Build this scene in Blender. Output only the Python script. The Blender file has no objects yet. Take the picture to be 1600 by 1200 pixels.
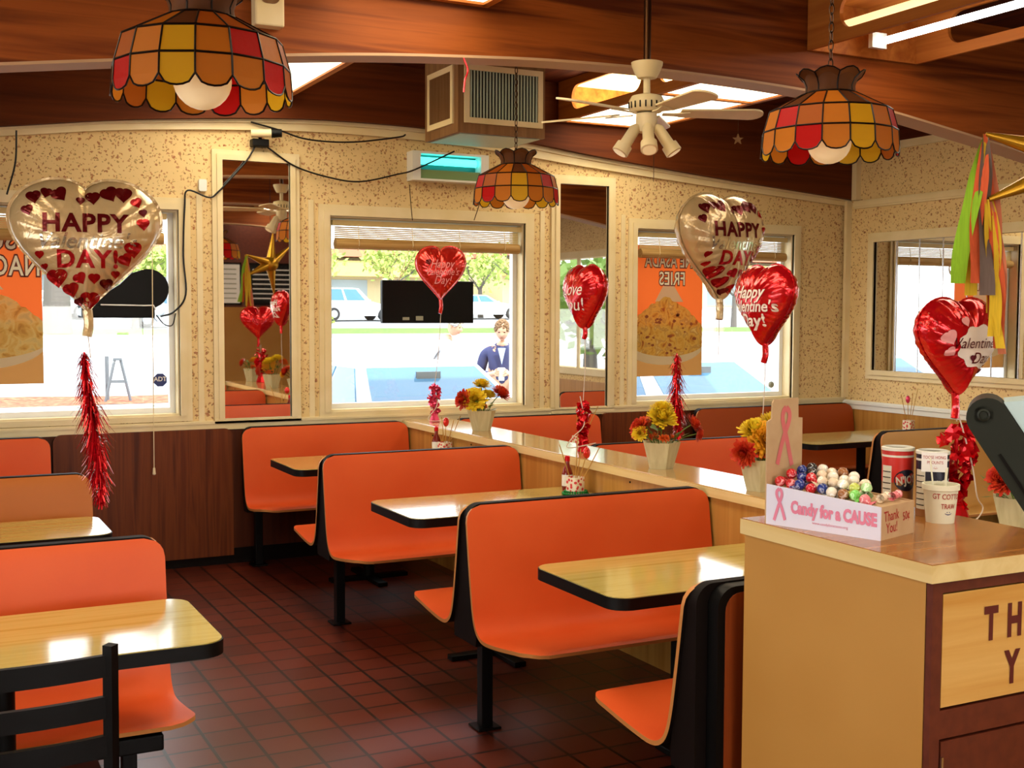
import bpy, bmesh, math, random
from mathutils import Vector, Matrix
rnd = random.Random(7)
PI = math.pi
SC = bpy.context.scene
COL = SC.collection

# ------------------------------------------------------------------ camera
def set_camera():
    yaw, pit, rol = math.radians(27.04), math.radians(-3.42), math.radians(0.20)
    f = Vector((math.sin(yaw)*math.cos(pit), math.cos(yaw)*math.cos(pit), math.sin(pit)))
    r = Vector((math.cos(yaw), -math.sin(yaw), 0)); u = r.cross(f)
    c, s = math.cos(rol), math.sin(rol)
    r2 = c*r + s*u; u2 = -s*r + c*u
    cd = bpy.data.cameras.new('camera'); cam = bpy.data.objects.new('camera', cd); COL.objects.link(cam)
    m = Matrix((r2, u2, -f)).transposed().to_4x4(); m.translation = Vector((0, 0, 1.65))
    cam.matrix_world = m
    cd.sensor_fit = 'HORIZONTAL'; cd.sensor_width = 36; cd.lens = 36*1859/1600
    cd.clip_start = .05; cd.clip_end = 400
    SC.camera = cam
set_camera()

# ------------------------------------------------------------------ view, world, sun, fill lamps
SC.view_settings.view_transform = 'Standard'; SC.view_settings.look = 'None'
SC.view_settings.exposure = 0.0; SC.view_settings.gamma = 1.0; SC.view_settings.use_curve_mapping = False
SC.cycles.max_bounces = 10; SC.cycles.diffuse_bounces = 2; SC.cycles.glossy_bounces = 4
SC.cycles.transmission_bounces = 8; SC.cycles.transparent_max_bounces = 10
SC.cycles.caustics_reflective = False; SC.cycles.caustics_refractive = False
SC.cycles.sample_clamp_indirect = 6.0
world = bpy.data.worlds.new('world'); SC.world = world; world.use_nodes = True
wn = world.node_tree.nodes; wl = world.node_tree.links
wn['Background'].inputs['Strength'].default_value = 4.6
wn['Background'].inputs['Color'].default_value = (0.93, 0.97, 1.0, 1)
def lamp(name, kind, energy, loc=(0, 0, 0), rot=(0, 0, 0), col=(1, 1, 1), size=1, sy=None, angle=None):
    l = bpy.data.lights.new(name, kind); l.energy = energy; l.color = col
    if kind == 'AREA':
        l.size = size
        if sy: l.shape = 'RECTANGLE'; l.size_y = sy
    if kind == 'SUN': l.angle = angle or .01
    if kind == 'POINT': l.shadow_soft_size = size
    o = bpy.data.objects.new(name, l); COL.objects.link(o); o.location = loc; o.rotation_euler = rot
    return o
sun = lamp('sun', 'SUN', 6.5, (0, -10, 20), (math.radians(38), 0, math.radians(12)), (1, .96, .88), angle=.02)
# fill lamps added inside the unseen front and left windows, for the bench fronts
lamp('front_window_fill', 'AREA', 125, (1.9, -3.9, 1.75), (math.radians(90), 0, PI), (1, .93, .80), 5.0, 1.5).rotation_euler = (math.radians(-90), 0, PI)
lamp('left_window_fill', 'AREA', 70, (-3.35, 2.2, 1.7), (0, math.radians(-90), 0), (1, .95, .84), 1.4, 5.0)

# ------------------------------------------------------------------ mesh helpers
class MB:
    def __init__(s): s.v = []; s.f = []; s.m = []
    def add(s, vs, fs, mi=0):
        b = len(s.v); s.v += [tuple(p) for p in vs]
        for f in fs: s.f.append([b+i for i in f]); s.m.append(mi)
        return s
    def box(s, x0, x1, y0, y1, z0, z1, mi=0):
        v = [(x, y, z) for z in (z0, z1) for y in (y0, y1) for x in (x0, x1)]
        return s.add(v, [(0, 2, 3, 1), (4, 5, 7, 6), (0, 1, 5, 4), (2, 6, 7, 3), (0, 4, 6, 2), (1, 3, 7, 5)], mi)
    def obox(s, c, sx, sy, sz, rot=None, mi=0):
        v = [Vector((x, y, z)) for z in (-sz/2, sz/2) for y in (-sy/2, sy/2) for x in (-sx/2, sx/2)]
        if rot is not None: v = [rot @ p for p in v]
        c = Vector(c)
        return s.add([p+c for p in v], [(0, 2, 3, 1), (4, 5, 7, 6), (0, 1, 5, 4), (2, 6, 7, 3), (0, 4, 6, 2), (1, 3, 7, 5)], mi)
    def tube(s, pts, r, n=8, mi=0, cap=True):
        pts = [Vector(p) for p in pts]; N = len(pts)
        rs = r if isinstance(r, (list, tuple)) else [r]*N
        rings = []; up = None
        for i, p in enumerate(pts):
            d = (pts[min(i+1, N-1)]-pts[max(i-1, 0)])
            d = d.normalized() if d.length > 1e-9 else Vector((0, 0, 1))
            if up is None:
                up = Vector((0, 0, 1)) if abs(d.z) < .9 else Vector((1, 0, 0))
            a = d.cross(up)
            if a.length < 1e-6: a = d.cross(Vector((0, 1, 0)))
            a.normalize(); b = a.cross(d).normalized(); up = b
            rings.append([p+rs[i]*(math.cos(2*PI*k/n)*a+math.sin(2*PI*k/n)*b) for k in range(n)])
        vs = [q for R in rings for q in R]; fs = []
        for i in range(N-1):
            for k in range(n):
                fs.append((i*n+k, i*n+(k+1) % n, (i+1)*n+(k+1) % n, (i+1)*n+k))
        if cap: fs.append(tuple(range(n))[::-1]); fs.append(tuple((N-1)*n+k for k in range(n)))
        return s.add(vs, fs, mi)
    def lathe(s, prof, n=24, c=(0, 0, 0), mi=0, ax=None, caps=True):
        vs = []; fs = []; N = len(prof)
        for (r, z) in prof:
            for k in range(n):
                vs.append(Vector((r*math.cos(2*PI*k/n), r*math.sin(2*PI*k/n), z)))
        for i in range(N-1):
            for k in range(n):
                fs.append((i*n+k, i*n+(k+1) % n, (i+1)*n+(k+1) % n, (i+1)*n+k))
        if caps:
            if prof[0][0] > 1e-6: fs.append(tuple(range(n))[::-1])
            if prof[-1][0] > 1e-6: fs.append(tuple((N-1)*n+k for k in range(n)))
        if ax is not None: vs = [ax @ v for v in vs]
        c = Vector(c)
        return s.add([v+c for v in vs], fs, mi)
    def ball(s, c, r, n=12, m=8, mi=0, sc=(1, 1, 1), rot=None):
        prof = [(math.sin(PI*i/m)*r, -math.cos(PI*i/m)*r) for i in range(m+1)]
        S = Matrix.Diagonal(Vector(sc))
        if rot is not None: S = rot @ S
        return s.lathe([(max(a, 1e-5), z) for a, z in prof], n, c, mi, S, False)
    def prism(s, poly, a0, a1, fn, mi=0, mcap=None):
        """poly: list of 2D points; fn(u, v, a) -> 3D point; extruded from a0 to a1"""
        n = len(poly)
        vs = [fn(u, v, a0) for u, v in poly]+[fn(u, v, a1) for u, v in poly]
        s.add(vs, [(i, (i+1) % n, n+(i+1) % n, n+i) for i in range(n)], mi)
        s.add(vs[:n], [tuple(range(n))[::-1]], mi if mcap is None else mcap)
        s.add(vs[n:], [tuple(range(n))], mi if mcap is None else mcap)
        return s
    def grid(s, rows, mi=0, closed=False):
        N = len(rows); n = len(rows[0]); vs = [p for r in rows for p in r]; fs = []
        for i in range(N-1):
            for k in range(n if closed else n-1):
                fs.append((i*n+k, i*n+(k+1) % n, (i+1)*n+(k+1) % n, (i+1)*n+k))
        return s.add(vs, fs, mi)
    def build(s, name, mats, parent=None, loc=None, smooth=35, bevel=0, rot=None, fix=True):
        me = bpy.data.meshes.new(name)
        me.from_pydata([tuple(p) for p in s.v], [], s.f); me.update()
        if not isinstance(mats, (list, tuple)): mats = [mats]
        for m in mats: me.materials.append(m)
        me.polygons.foreach_set('material_index', s.m)
        if fix:
            bm = bmesh.new(); bm.from_mesh(me)
            bmesh.ops.recalc_face_normals(bm, faces=bm.faces); bm.to_mesh(me); bm.free()
        if smooth:
            me.polygons.foreach_set('use_smooth', [True]*len(me.polygons))
            me.set_sharp_from_angle(angle=math.radians(smooth))
        me.update()
        o = bpy.data.objects.new(name, me); COL.objects.link(o)
        if parent is not None: o.parent = parent
        if loc is not None: o.location = loc
        if rot is not None: o.rotation_euler = rot
        if bevel:
            b = o.modifiers.new('bevel', 'BEVEL'); b.width = bevel; b.segments = 2; b.limit_method = 'ANGLE'; b.angle_limit = math.radians(40)
        return o

def tag(o, label, cat, group=None, kind=None):
    o['label'] = label; o['category'] = cat
    if group: o['group'] = group
    if kind: o['kind'] = kind
    return o
def struct(o, label=None):
    o['kind'] = 'structure'
    if label: o['label'] = label
    return o
def thing(name, label, cat, loc=(0, 0, 0), rz=0, group=None):
    o = bpy.data.objects.new(name, None); COL.objects.link(o); o.empty_display_size = .05
    o.location = loc; o.rotation_euler = (0, 0, rz)
    return tag(o, label, cat, group)
def dup(root, loc, rz=None, label=None, group=None):
    r = root.copy(); COL.objects.link(r); r.location = loc
    if rz is not None: r.rotation_euler = (0, 0, rz)
    if label: r['label'] = label
    if group: r['group'] = group
    for ch in list(root.children):
        c = ch.copy(); COL.objects.link(c); c.parent = r
        for g in list(ch.children):
            d = g.copy(); COL.objects.link(d); d.parent = c
    return r
def rrect(x0, x1, y0, y1, r, n=5, corners=(1, 1, 1, 1)):
    """rounded rectangle outline, ccw from lower left; corners = ll, lr, ur, ul"""
    out = []
    for (cx, cy, a, on, px, py) in ((x0+r, y0+r, PI, corners[0], x0, y0), (x1-r, y0+r, 1.5*PI, corners[1], x1, y0), (x1-r, y1-r, 0, corners[2], x1, y1), (x0+r, y1-r, .5*PI, corners[3], x0, y1)):
        if not on: out.append((px, py)); continue
        for i in range(n+1):
            t = a+.5*PI*i/n; out.append((cx+r*math.cos(t), cy+r*math.sin(t)))
    return out
def arc_pts(p, n=24):
    """Catmull-Rom through 2D/3D points"""
    P = [Vector(q) for q in p]; P = [2*P[0]-P[1]]+P+[2*P[-1]-P[-2]]; out = []
    for i in range(1, len(P)-2):
        k = max(2, n//(len(P)-3))
        for j in range(k):
            t = j/k; a, b, c, d = P[i-1], P[i], P[i+1], P[i+2]
            out.append(.5*((2*b)+(c-a)*t+(2*a-5*b+4*c-d)*t*t+(-a+3*b-3*c+d)*t**3))
    out.append(P[-2]); return out

_txt = {}
def text2d(s, bold=0.0, shear=0.0, spacing=1.0, line=1.0, sub=0.0):
    """text outline mesh centred at 0, cap height about 0.7 -> (verts2d, faces)"""
    key = (s, bold, shear, spacing, line, sub)
    if key in _txt: return _txt[key]
    cu = bpy.data.curves.new('t', 'FONT'); cu.body = s; cu.align_x = 'CENTER'; cu.align_y = 'CENTER'
    cu.size = 1; cu.offset = bold; cu.shear = shear; cu.space_character = spacing; cu.space_line = line
    cu.dimensions = '2D'; cu.fill_mode = 'FRONT'; cu.resolution_u = 3
    ob = bpy.data.objects.new('t', cu); COL.objects.link(ob)
    dg = bpy.context.evaluated_depsgraph_get()
    me = bpy.data.meshes.new_from_object(ob.evaluated_get(dg))
    bm = bmesh.new(); bm.from_mesh(me)
    if sub:
        bmesh.ops.triangulate(bm, faces=bm.faces)
        for _ in range(5):
            ed = [e for e in bm.edges if e.calc_length() > sub]
            if not ed: break
            bmesh.ops.subdivide_edges(bm, edges=ed, cuts=1); bmesh.ops.triangulate(bm, faces=bm.faces)
    bm.verts.ensure_lookup_table()
    r = ([(v.co.x, v.co.y) for v in bm.verts], [[v.index for v in f.verts] for f in bm.faces])
    bm.free(); bpy.data.objects.remove(ob); bpy.data.meshes.remove(me); bpy.data.curves.remove(cu)
    _txt[key] = r; return r
def put_text(mb, s, fn, size, cx=0, cy=0, wide=1.0, rot=0.0, mi=0, **k):
    v, f = text2d(s, **k)
    c, sn = math.cos(rot), math.sin(rot)
    mb.add([fn(cx+size*(wide*x*c-y*sn), cy+size*(wide*x*sn+y*c)) for x, y in v], f, mi)

# ------------------------------------------------------------------ materials
def srgb(r, g, b):
    def c(x):
        x = x/255; return x/12.92 if x <= .04045 else ((x+.055)/1.055)**2.4
    return (c(r), c(g), c(b), 1)
def nodes(m): return m.node_tree.nodes, m.node_tree.links
def mat(name, col, rough=.5, metal=0, spec=.5, trans=0, alpha=1, emis=None, estr=0, coat=0, ior=1.45, sub=0):
    m = bpy.data.materials.new(name); m.use_nodes = True
    b = m.node_tree.nodes['Principled BSDF']
    b.inputs['Base Color'].default_value = col; b.inputs['Roughness'].default_value = rough
    b.inputs['Metallic'].default_value = metal; b.inputs['Specular IOR Level'].default_value = spec
    b.inputs['Transmission Weight'].default_value = trans; b.inputs['Alpha'].default_value = alpha
    b.inputs['IOR'].default_value = ior
    b.inputs['Coat Weight'].default_value = coat; b.inputs['Coat Roughness'].default_value = .06
    if emis: b.inputs['Emission Color'].default_value = emis; b.inputs['Emission Strength'].default_value = estr
    if sub: b.inputs['Subsurface Weight'].default_value = sub; b.inputs['Subsurface Radius'].default_value = (.02, .01, .01)
    return m
def noisy(m, cols, scale=(1, 1, 1), nscale=5, detail=4, dist=0, pos=None, bump=0, coord='Object', rrange=None):
    """noise driven colour ramp (and optional bump) in object space"""
    N, L = nodes(m); b = N['Principled BSDF']
    tc = N.new('ShaderNodeTexCoord'); mp = N.new('ShaderNodeMapping'); mp.inputs['Scale'].default_value = scale
    nz = N.new('ShaderNodeTexNoise'); nz.inputs['Scale'].default_value = nscale; nz.inputs['Detail'].default_value = detail
    nz.inputs['Distortion'].default_value = dist
    cr = N.new('ShaderNodeValToRGB'); e = cr.color_ramp.elements
    pos = pos or [.3+.4*i/(len(cols)-1) for i in range(len(cols))]
    e[0].position = pos[0]; e[0].color = cols[0]; e[1].position = pos[-1]; e[1].color = cols[-1]
    for p, c in list(zip(pos, cols))[1:-1]: q = e.new(p); q.color = c
    L.new(tc.outputs[coord], mp.inputs['Vector']); L.new(mp.outputs['Vector'], nz.inputs['Vector'])
    L.new(nz.outputs['Fac'], cr.inputs['Fac']); L.new(cr.outputs['Color'], b.inputs['Base Color'])
    if bump:
        bp = N.new('ShaderNodeBump'); bp.inputs['Strength'].default_value = bump; bp.inputs['Distance'].default_value = .01
        L.new(nz.outputs['Fac'], bp.inputs['Height']); L.new(bp.outputs['Normal'], b.inputs['Normal'])
    if rrange:
        mr = N.new('ShaderNodeMapRange'); mr.inputs['To Min'].default_value = rrange[0]; mr.inputs['To Max'].default_value = rrange[1]
        L.new(nz.outputs['Fac'], mr.inputs['Value']); L.new(mr.outputs['Result'], b.inputs['Roughness'])
    return m
def wood(name, c0, c1, axis='x', rough=.4, spec=.4, coat=0, nscale=3, c2=None):
    sc = {'x': (.35, 9, 9), 'y': (9, .35, 9), 'z': (9, 9, .35)}[axis]
    m = mat(name, c0, rough, 0, spec, coat=coat)
    cols = [c0, c1] if c2 is None else [c0, c1, c2]
    return noisy(m, cols, sc, nscale, 5, .6)
M = {}
M['beam'] = wood('beam_wood', srgb(92, 38, 12), srgb(156, 80, 28), 'x', .5, .2, nscale=1.6, c2=srgb(116, 52, 16))
M['mahog2'] = wood('red_brown_laminate', srgb(104, 38, 14), srgb(146, 66, 26), 'z', .35, .35, nscale=2.5, c2=srgb(122, 48, 18))
M['beam_shade'] = wood('shaded_beam_wood', srgb(58, 22, 8), srgb(100, 46, 16), 'x', .6, .15, nscale=1.2, c2=srgb(76, 32, 11))  # same wood as the ceiling beams, darkened for the shade at the wall
M['ceil'] = wood('ceiling_wood', srgb(52, 18, 10), srgb(96, 40, 18), 'y', .6, .15, nscale=2)
M['trough'] = wood('trough_wood', srgb(168, 92, 36), srgb(206, 130, 58), 'y', .5, .2, nscale=2)
M['strip'] = mat('pale_strip', srgb(196, 156, 118), .6)
M['trim'] = mat('cream_paint', srgb(226, 205, 160), .45); noisy(M['trim'], [srgb(232, 210, 158), srgb(240, 220, 176)], (1, 1, 1), 6, 2)
M['white'] = mat('white_paint', srgb(236, 234, 226), .4)
M['vinyl'] = mat('white_vinyl', srgb(240, 240, 238), .35)
M['black'] = mat('black_metal', srgb(6, 5, 5), .45, 0, .2)
M['blackpl'] = mat('black_plastic', srgb(7, 6, 6), .45, 0, .22)
M['dark'] = mat('dark_core', srgb(14, 6, 4), .6, 0, .15)
M['mahog'] = wood('mahogany_laminate', srgb(76, 30, 10), srgb(112, 54, 20), 'z', .4, .3, nscale=2.5, c2=srgb(90, 38, 14))
M['wains'] = wood('wainscot_laminate', srgb(66, 26, 10), srgb(92, 42, 16), 'z', .5, .25, nscale=3)
M['orange'] = mat('orange_laminate', srgb(226, 84, 32), .42, 0, .3); noisy(M['orange'], [srgb(216, 82, 32), srgb(224, 94, 42)], (1, 1, 1), 3, 2)
M['orange2'] = mat('faded_orange_laminate', srgb(184, 102, 34), .4, 0, .35)
M['orange_shade'] = mat('shaded_orange_laminate', srgb(164, 72, 26), .42, 0, .3)  # orange laminate with the dim corner's shade put into its colour
M['ply'] = mat('plywood_edge', srgb(196, 128, 66), .5)
M['table'] = wood('table_laminate', srgb(186, 162, 74), srgb(206, 186, 106), 'x', .12, .6, coat=.6, nscale=3.5, c2=srgb(196, 174, 90))
M['oak'] = wood('oak_laminate', srgb(172, 118, 50), srgb(196, 144, 72), 'z', .3, .45, nscale=3)
M['oaktop'] = wood('ledge_laminate', srgb(176, 132, 74), srgb(200, 160, 100), 'y', .14, .6, coat=.4, nscale=3)
M['tan'] = mat('tan_panel', srgb(206, 156, 84), .45); noisy(M['tan'], [srgb(188, 134, 62), srgb(198, 146, 74)], (1, 1, 1), 2, 2)
M['cabtop'] = wood('cabinet_top_laminate', srgb(140, 84, 34), srgb(172, 114, 54), 'x', .12, .5, nscale=3)
M['cabedge'] = wood('cabinet_edge_band', srgb(222, 190, 126), srgb(236, 210, 152), 'y', .4, .3, nscale=2)
M['brownlam'] = mat('brown_panel', srgb(120, 46, 24), .5); noisy(M['brownlam'], [srgb(88, 32, 14), srgb(104, 42, 20)], (1, 1, 1), 30, 2)
M['flap'] = wood('flap_wood', srgb(206, 146, 66), srgb(228, 180, 104), 'x', .4, .3, nscale=2.5)
M['letter'] = mat('routed_letter', srgb(92, 24, 14), .6)
M['mirror'] = mat('mirror_glass', (.88, .88, .86, 1), .015, 1.0)
M['cord'] = mat('black_cord', srgb(18, 16, 16), .5)
M['paper'] = mat('white_paper', srgb(236, 230, 226), .7)
M['card'] = mat('kraft_card', srgb(206, 164, 116), .8); noisy(M['card'], [srgb(190, 154, 114), srgb(202, 168, 130)], (1, 1, 1), 12, 3)
M['chrome'] = mat('steel', (.6, .6, .6, 1), .25, 1)
M['red'] = mat('red_foil', srgb(214, 14, 28), .2, .55, .6)
M['whitefoil'] = mat('cream_foil', srgb(226, 206, 160), .25, .3, .6)
M['green'] = mat('leaf_green', srgb(96, 120, 44), .6)
def glass_mat():
    m = bpy.data.materials.new('window_glass'); m.use_nodes = True; N, L = nodes(m); N.clear()
    o = N.new('ShaderNodeOutputMaterial'); mx = N.new('ShaderNodeMixShader'); t = N.new('ShaderNodeBsdfTransparent'); g = N.new('ShaderNodeBsdfGlossy')
    t.inputs['Color'].default_value = (.97, .98, .98, 1); g.inputs['Roughness'].default_value = .02; mx.inputs['Fac'].default_value = .05
    L.new(t.outputs[0], mx.inputs[1]); L.new(g.outputs[0], mx.inputs[2]); L.new(mx.outputs[0], o.inputs['Surface']); return m
M['glass'] = glass_mat()
def wallpaper():
    m = mat('floral_wallpaper', srgb(216, 186, 132), .75, 0, .15); N, L = nodes(m); b = N['Principled BSDF']
    tc = N.new('ShaderNodeTexCoord')
    last = None
    base = N.new('ShaderNodeTexNoise'); base.inputs['Scale'].default_value = 4; L.new(tc.outputs['Object'], base.inputs['Vector'])
    cr = N.new('ShaderNodeValToRGB'); cr.color_ramp.elements[0].color = srgb(228, 196, 138); cr.color_ramp.elements[1].color = srgb(238, 210, 154)
    L.new(base.outputs['Fac'], cr.inputs['Fac']); last = cr.outputs['Color']
    wob = N.new('ShaderNodeTexNoise'); wob.inputs['Scale'].default_value = 45; wob.inputs['Detail'].default_value = 2; L.new(tc.outputs['Object'], wob.inputs['Vector'])
    va = N.new('ShaderNodeVectorMath'); va.operation = 'SCALE'; va.inputs['Scale'].default_value = .035; L.new(wob.outputs['Color'], va.inputs[0])
    vb = N.new('ShaderNodeVectorMath'); vb.operation = 'ADD'; L.new(tc.outputs['Object'], vb.inputs[0]); L.new(va.outputs[0], vb.inputs[1])
    for sc, th, col, off in ((26, .23, srgb(150, 72, 50), 0), (36, .25, srgb(176, 112, 70), 3.3), (48, .26, srgb(150, 112, 66), 7.1), (33, .17, srgb(106, 46, 32), 5.2), (30, .22, srgb(176, 112, 80), 9.4)):
        mp = N.new('ShaderNodeMapping'); mp.inputs['Location'].default_value = (off, off*.7, off*1.3); L.new(vb.outputs[0], mp.inputs['Vector'])
        vo = N.new('ShaderNodeTexVoronoi'); vo.inputs['Scale'].default_value = sc; L.new(mp.outputs[0], vo.inputs['Vector'])
        lt = N.new('ShaderNodeMath'); lt.operation = 'LESS_THAN'; lt.inputs[1].default_value = th; L.new(vo.outputs['Distance'], lt.inputs[0])
        sep = N.new('ShaderNodeSeparateColor'); L.new(vo.outputs['Color'], sep.inputs[0])
        gt = N.new('ShaderNodeMath'); gt.operation = 'GREATER_THAN'; gt.inputs[1].default_value = .42; L.new(sep.outputs[0], gt.inputs[0])
        mu = N.new('ShaderNodeMath'); mu.operation = 'MULTIPLY'; L.new(lt.outputs[0], mu.inputs[0]); L.new(gt.outputs[0], mu.inputs[1])
        m2 = N.new('ShaderNodeMath'); m2.operation = 'MULTIPLY'; m2.inputs[1].default_value = .72; L.new(mu.outputs[0], m2.inputs[0])
        mx = N.new('ShaderNodeMix'); mx.data_type = 'RGBA'; L.new(m2.outputs[0], mx.inputs['Factor']); L.new(last, mx.inputs['A']); mx.inputs['B'].default_value = col
        last = mx.outputs['Result']
    L.new(last, b.inputs['Base Color']); return m
M['wallpaper'] = wallpaper()
def tiles():
    m = mat('quarry_tile', srgb(104, 44, 26), .36, 0, .8); N, L = nodes(m); b = N['Principled BSDF']
    tc = N.new('ShaderNodeTexCoord'); mp = N.new('ShaderNodeMapping'); mp.inputs['Location'].default_value = (-.158, -.115, 0)
    br = N.new('ShaderNodeTexBrick'); br.offset = 0; br.squash = 1
    br.inputs['Scale'].default_value = 1; br.inputs['Brick Width'].default_value = .1683; br.inputs['Row Height'].default_value = .1668
    br.inputs['Mortar Size'].default_value = .0075; br.inputs['Mortar Smooth'].default_value = .2; br.inputs['Bias'].default_value = 0
    br.inputs['Color1'].default_value = srgb(112, 40, 19); br.inputs['Color2'].default_value = srgb(88, 30, 14); br.inputs['Mortar'].default_value = srgb(12, 6, 5)
    L.new(tc.outputs['Object'], mp.inputs['Vector']); L.new(mp.outputs[0], br.inputs['Vector'])
    nz = N.new('ShaderNodeTexNoise'); nz.inputs['Scale'].default_value = 2.5; L.new(tc.outputs['Object'], nz.inputs['Vector'])
    mx = N.new('ShaderNodeMix'); mx.data_type = 'RGBA'; mx.blend_type = 'MULTIPLY'; mx.inputs['Factor'].default_value = .3
    L.new(br.outputs['Color'], mx.inputs['A']); L.new(nz.outputs['Fac'], mx.inputs['B']); L.new(mx.outputs['Result'], b.inputs['Base Color'])
    bp = N.new('ShaderNodeBump'); bp.inputs['Strength'].default_value = .15; bp.inputs['Distance'].default_value = .001; bp.invert = True
    L.new(br.outputs['Fac'], bp.inputs['Height']); L.new(bp.outputs['Normal'], b.inputs['Normal'])
    mr = N.new('ShaderNodeMapRange'); mr.inputs['To Min'].default_value = .30; mr.inputs['To Max'].default_value = .40
    L.new(nz.outputs['Fac'], mr.inputs['Value']); L.new(mr.outputs[0], b.inputs['Roughness']); return m
M['tiles'] = tiles()
# ================================================================== THE ROOM
XL, XR, YF, YB, ZC = -3.6, 7.135, -4.2, 7.75, 3.32
struct(MB().box(XL-.2, XR+.2, YF-.2, YB+.2, -.12, 0).build('floor', M['tiles']))
struct(MB().box(XL-.6, XR+.6, YF-.9, YB+.55, ZC, ZC+.25).build('ceiling', M['ceil']))
# back wall with three window openings
OPEN = [(-.95, 1.565, .985, 2.295), (2.565, 4.05, .975, 2.30), (5.02, 6.555, .955, 2.30)]
def wall_back():
    mb = MB(); x = XL
    xs = sorted(OPEN)
    for (a, b, z0, z1) in xs:
        mb.box(x, a, YB, YB+.15, 0, ZC); mb.box(a, b, YB, YB+.15, 0, z0); mb.box(a, b, YB, YB+.15, z1, ZC); x = b
    mb.box(x, XR+.15, YB, YB+.15, 0, ZC)
    return struct(mb.build('wall_back', M['wallpaper'], smooth=0))
wall_back()
# right wall with one window opening beyond the mirror
RW = (2.2, 4.3, 1.0, 2.3)
mb = MB()
mb.box(XR, XR+.15, YF, RW[0], 0, ZC); mb.box(XR, XR+.15, RW[1], YB, 0, ZC); mb.box(XR, XR+.15, RW[0], RW[1], 0, RW[2]); mb.box(XR, XR+.15, RW[0], RW[1], RW[3], ZC)
struct(mb.build('wall_right', M['wallpaper'], smooth=0))
LW = (-.4, 4.8, .95, 2.35)
mb = MB()
mb.box(XL-.15, XL, YF, LW[0], 0, ZC); mb.box(XL-.15, XL, LW[1], YB+.15, 0, ZC); mb.box(XL-.15, XL, LW[0], LW[1], 0, LW[2]); mb.box(XL-.15, XL, LW[0], LW[1], LW[3], ZC)
struct(mb.build('wall_left', M['wallpaper'], smooth=0))
FW = (-.7, 4.5, .95, 2.5)
mb = MB()
mb.box(XL, FW[0], YF-.15, YF, 0, ZC); mb.box(FW[1], XR, YF-.15, YF, 0, ZC); mb.box(FW[0], FW[1], YF-.15, YF, 0, FW[2]); mb.box(FW[0], FW[1], YF-.15, YF, FW[3], ZC)
struct(mb.build('wall_front', M['tan'], smooth=0))

def frame_y(mb, x0, x1, z0, z1, w, ya, yb, mi=0, step=.012, bottom=True):
    """flat moulding around an opening in the back wall (two steps)"""
    for (e, y) in ((w, ya), (w*.55, ya-step)):
        mb.box(x0-e, x0, y, yb, z0-(e if bottom else 0), z1+e, mi); mb.box(x1, x1+e, y, yb, z0-(e if bottom else 0), z1+e, mi)
        mb.box(x0, x1, y, yb, z1, z1+e, mi)
        if bottom: mb.box(x0, x1, y, yb, z0-e, z0, mi)
def window_back(i, o):
    a, b, z0, z1 = o
    root = bpy.data.objects.new('window_%d' % i, None); COL.objects.link(root); struct(root)
    fr = MB(); frame_y(fr, a, b, z0, z1, .075, YB-.018, YB, bottom=False)
    fr.box(a-.075, b+.075, YB-.02, YB, z0-.035, z0)
    fr.build('casing', M['trim'], root, smooth=0)
    jb = MB(); t = .012
    jb.box(a, a+t, YB, YB+.1, z0, z1); jb.box(b-t, b, YB, YB+.1, z0, z1); jb.box(a+t, b-t, YB, YB+.1, z1-t, z1); jb.box(a+t, b-t, YB, YB+.1, z0, z0+t)
    jb.build('jamb', M['trim'], root, smooth=0)
    vn = MB(); t = .035
    vn.box(a+.012, a+.012+t, YB+.09, YB+.14, z0+.012, z1-.012); vn.box(b-.012-t, b-.012, YB+.09, YB+.14, z0+.012, z1-.012)
    vn.box(a+.012+t, b-.012-t, YB+.09, YB+.14, z1-.012-t, z1-.012); vn.box(a+.012+t, b-.012-t, YB+.09, YB+.14, z0+.012, z0+.012+t)
    vn.build('sash_frame', M['vinyl'], root, smooth=0)
    MB().box(a+.04, b-.04, YB+.113, YB+.117, z0+.04, z1-.04).build('pane', M['glass'], root, smooth=0)
    return root
for i, o in enumerate(OPEN): window_back(i+1, o)
def window_x(name, X, y0, y1, z0, z1, s):
    root = bpy.data.objects.new(name, None); COL.objects.link(root); struct(root)
    fr = MB()
    for (p, q, r, t) in ((y0-.08, y0, z0-.08, z1+.08), (y1, y1+.08, z0-.08, z1+.08), (y0, y1, z1, z1+.08), (y0, y1, z0-.08, z0), ((y0+y1)/2-.03, (y0+y1)/2+.03, z0, z1)):
        fr.box(min(X, X+s*.02), max(X, X+s*.02), p, q, r, t)
    fr.build('casing', M['trim'], root, smooth=0)
    MB().box(X-s*.08-.002, X-s*.08+.002, y0, y1, z0, z1).build('pane', M['glass'], root, smooth=0)
window_x('window_4', XR, RW[0], RW[1], RW[2], RW[3], -1)
window_x('window_5', XL, LW[0], LW[1], LW[2], LW[3], 1)
root = bpy.data.objects.new('window_6', None); COL.objects.link(root); struct(root)
fr = MB()
for (p, q, r, t) in ((FW[0]-.08, FW[0], FW[2]-.08, FW[3]+.08), (FW[1], FW[1]+.08, FW[2]-.08, FW[3]+.08), (FW[0], FW[1], FW[3], FW[3]+.08), (FW[0], FW[1], FW[2]-.08, FW[2])): fr.box(p, q, YF, YF+.02, r, t)
fr.build('casing', M['trim'], root, smooth=0)
MB().box(FW[0], FW[1], YF-.082, YF-.078, FW[2], FW[3]).build('pane', M['glass'], root, smooth=0)

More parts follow.
